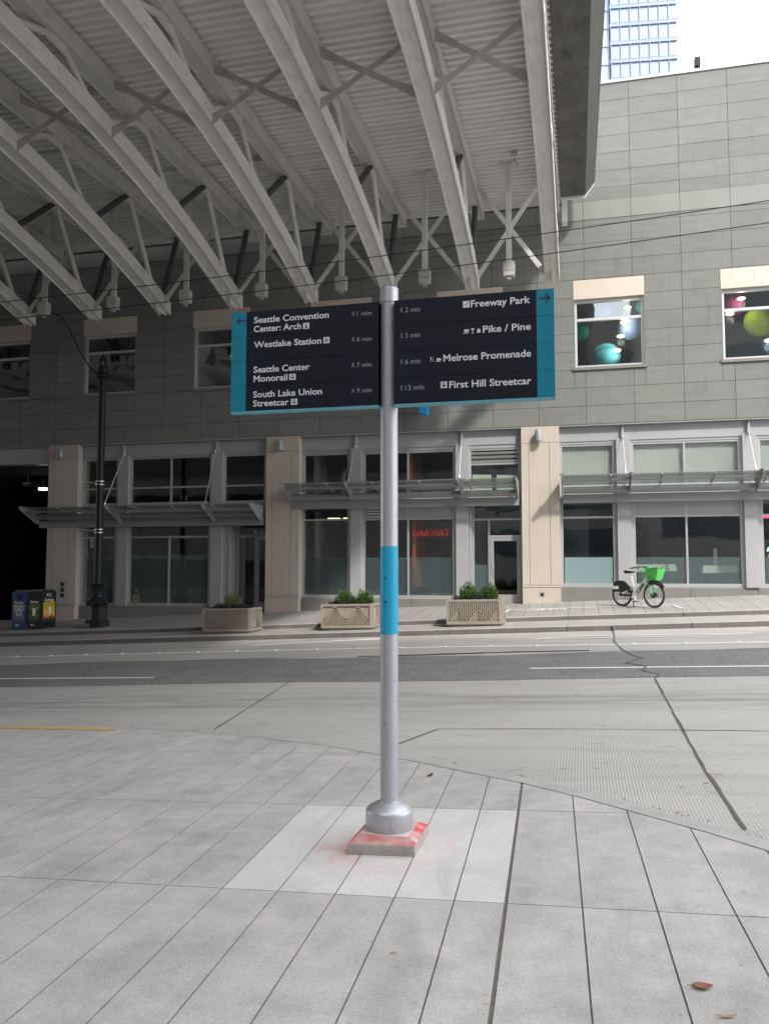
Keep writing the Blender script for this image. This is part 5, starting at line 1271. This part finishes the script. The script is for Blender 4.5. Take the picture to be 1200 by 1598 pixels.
for sy in (-.062, .062): b.tube([(.375, sy, .72), (.44, sy, .60), (.54, sy, .345)], [.022, .020, .014], 10)
b.box(.345, .40, -.08, .08, .70, .745)
mud = [(.54 + .385 * math.cos(a), .35 + .385 * math.sin(a)) for a in [R(35 + 12 * i) for i in range(9)]]
b.build('fork', m_limeg, bk_)
b = MB(); b.tube([(p[0], 0, p[1]) for p in mud], .03, 8); b.build('front_mudguard', m_black, bk_)
# basket: tapered open tub
b = MB(); T_ = [(.40, -.19, 1.06), (.80, -.17, 1.06), (.80, .17, 1.06), (.40, .19, 1.06)]; Bt = [(.44, -.13, .755), (.70, -.12, .755), (.70, .12, .755), (.44, .13, .755)]
Ti = [(.415, -.175, 1.06), (.785, -.155, 1.06), (.785, .155, 1.06), (.415, .175, 1.06)]; Bi = [(.455, -.118, .77), (.685, -.108, .77), (.685, .108, .77), (.455, .118, .77)]
k = b.add(Bt + T_ + Ti + Bi); b.face((k + 3, k + 2, k + 1, k))
for q in range(4):
    r_ = (q + 1) % 4; b.face((k + q, k + r_, k + 4 + r_, k + 4 + q)); b.face((k + 4 + q, k + 4 + r_, k + 8 + r_, k + 8 + q)); b.face((k + 8 + q, k + 8 + r_, k + 12 + r_, k + 12 + q))
b.face((k + 12, k + 13, k + 14, k + 15)); bas = b.build('basket', m_limeg, bk_)
b = MB()
for q in range(5): b.box(.47 + q * .05, .485 + q * .05, -.165, -.14, .83, 1.0)
b.bar((.30, -.03, 1.05), (.80, -.14, 1.10), .05, .03); b.bar((.30, .03, 1.05), (.80, .14, 1.10), .05, .03); b.build('basket_rail', m_limeg, bas)
b = MB(); b.tube([(.315, 0, .95), (.29, 0, 1.09), (.31, 0, 1.12)], .022, 10); b.bar((.24, 0, 1.11), (.40, 0, 1.10), .09, .06); b.build('stem', m_limeg, bk_)
b = MB(); b.tube([(.16, -.33, 1.10), (.24, -.24, 1.12), (.30, -.10, 1.12), (.30, .10, 1.12), (.24, .24, 1.12), (.16, .33, 1.10)], .014, 8)
hb = b.build('handlebar', m_black, bk_)
b = MB(); b.tube([(.05, -.36, 1.08), (.17, -.325, 1.10)], .02, 10); b.tube([(.05, .36, 1.08), (.17, .325, 1.10)], .02, 10); b.build('grip', m_tyre, hb)
b = MB()
for sy in (-1, 1): b.tube([(.25, sy * .22, 1.10), (.16, sy * .30, 1.05)], .007, 6)
b.build('brake_lever', m_black, hb)
b = MB(); b.tube([(-.08, -.075, .30), (-.08, .075, .30)], .05, 14); b.tube([(-.08, -.085, .30), (-.08, -.068, .30)], .085, 20); b.bar((-.08, -.095, .30), (.03, -.095, .17), .022, .03); b.bar((-.08, .095, .30), (-.19, .095, .43), .022, .03); cr_ = b.build('crank', m_bikew, bk_)
b = MB(); b.box(-.01, .09, -.19, -.105, .155, .18); b.box(-.24, -.14, .105, .19, .42, .445); b.build('pedal', m_black, cr_)
b = MB(); b.tube([(-.16, -.05, .30), (.02, -.20, .005)], .012, 8); b.build('kickstand', m_black, bk_)
b = MB(); b.box(-.50, -.12, -.085, -.06, .30, .36); b.tube([(-.54, -.08, .35), (-.54, -.06, .35)], .05, 14); b.build('chain_guard', m_black, bk_)

# ================================================================== dry leaves, cables
def leaf(x, n_, ln, wd, rz, m, label, curl=.25):
    z = gz(x, n_) if n_ > 9 else G * x
    b = MB(); N = 8; top = []
    for i in range(N + 1):
        u = i / N; w_ = wd * math.sin(math.pi * min(.98, u) ** .85) * .5 + .0008; zz = ln * curl * (u - .45) ** 2 + .002
        for v in (-1, 0, 1): top.append((ln * (u - .5), w_ * v, zz + abs(v) * wd * .18))
    k = b.add(top)
    for i in range(N):
        for v in range(2): a = k + i * 3 + v; b.face((a, a + 1, a + 4, a + 3))
    b.tube([(-ln * .5, 0, ln * curl * .2 + .002), (-ln * .72, .004, ln * curl * .35)], .0012, 5)
    o = b.build('dry_leaf', m, fix=False); o.location = (x, n_, z + .002); o.rotation_euler = (0, 0, rz); sd = o.modifiers.new('thick', 'SOLIDIFY'); sd.thickness = .0008
    tag(o, label, 'leaf', 'dry leaves on the ground'); return o
leaf(.425, 3.50, .076, .048, R(4), m_leafb, 'reddish brown dry leaf, larger of the two near the lower right corner')
leaf(.485, 3.295, .066, .016, R(12), m_leafl, 'pale narrow curled leaf, nearest the bottom right edge', .4)
leaf(-1.24, 6.74, .055, .05, R(60), m_leafb, 'small upright brown leaf on the paving right behind the sign pole', .9)
leaf(.98, 6.9, .10, .02, R(-5), m_leafl, 'pale reddish leaf lying on the road beside the tar crack')
leaf(.87, 6.62, .05, .03, R(40), m_leafl, 'small tan leaf caught on the tar crack')
leaf(-.83, 3.62, .022, .012, R(30), m_leafl, 'tiny yellow leaf speck on the paving below the sign')
def cable(pts, label):
    b = MB(); b.tube(pts, .0078, 6); o = b.build('overhead_cable', m_cable); tag(o, label, 'cable', 'overhead cables along the street'); return o
for z0, lab in ((7.0, 'upper of the two black cables strung along the street'), (6.66, 'lower of the two black cables strung along the street')):
    cable([(x, 13.0, z0 + .052 * x + .0016 * x * x) for x in [-26 + i * 1.5 for i in range(33)]], lab)
b = MB()
for i in range(420):
    side = random.random()
    if side < .62: x = random.uniform(-20, 5); n_ = 20.76 - abs(random.gauss(0, .09)); z = gz(x, n_)
    elif side < .8: x = random.uniform(-20, 5); n_ = 22.46 - abs(random.gauss(0, .08)); z = gz(x, n_)
    else:
        q = random.randrange(2, len(curb_out) - 3); u = random.random(); P, Q = curb_out[q], curb_out[q + 1]; x = P[0] + (Q[0] - P[0]) * u; n_ = P[1] + (Q[1] - P[1]) * u + abs(random.gauss(0, .05)); z = G * x - .02
    L_ = random.uniform(.008, .028) * (1.3 if n_ > 15 else .7); a = random.uniform(0, 6.28); t_ = random.uniform(-.3, .5); c_, s_ = math.cos(a), math.sin(a); w2 = L_ * random.uniform(.25, .5)
    k = b.add([(x - c_ * L_, n_ - s_ * L_, z + .004), (x - s_ * w2, n_ + c_ * w2, z + .006 + L_ * .3), (x + c_ * L_, n_ + s_ * L_, z + .006 + L_ * abs(t_)), (x + s_ * w2, n_ - c_ * w2, z + .004)]); b.cur = 0 if random.random() < .6 else 1; b.face((k, k + 1, k + 2, k + 3))
o = b.build('leaf_litter', [m_leafb, m_leafl], kind='stuff', fix=False)
tag(o, 'scattered bits of brown leaf litter along the kerb gutters', 'leaf litter')
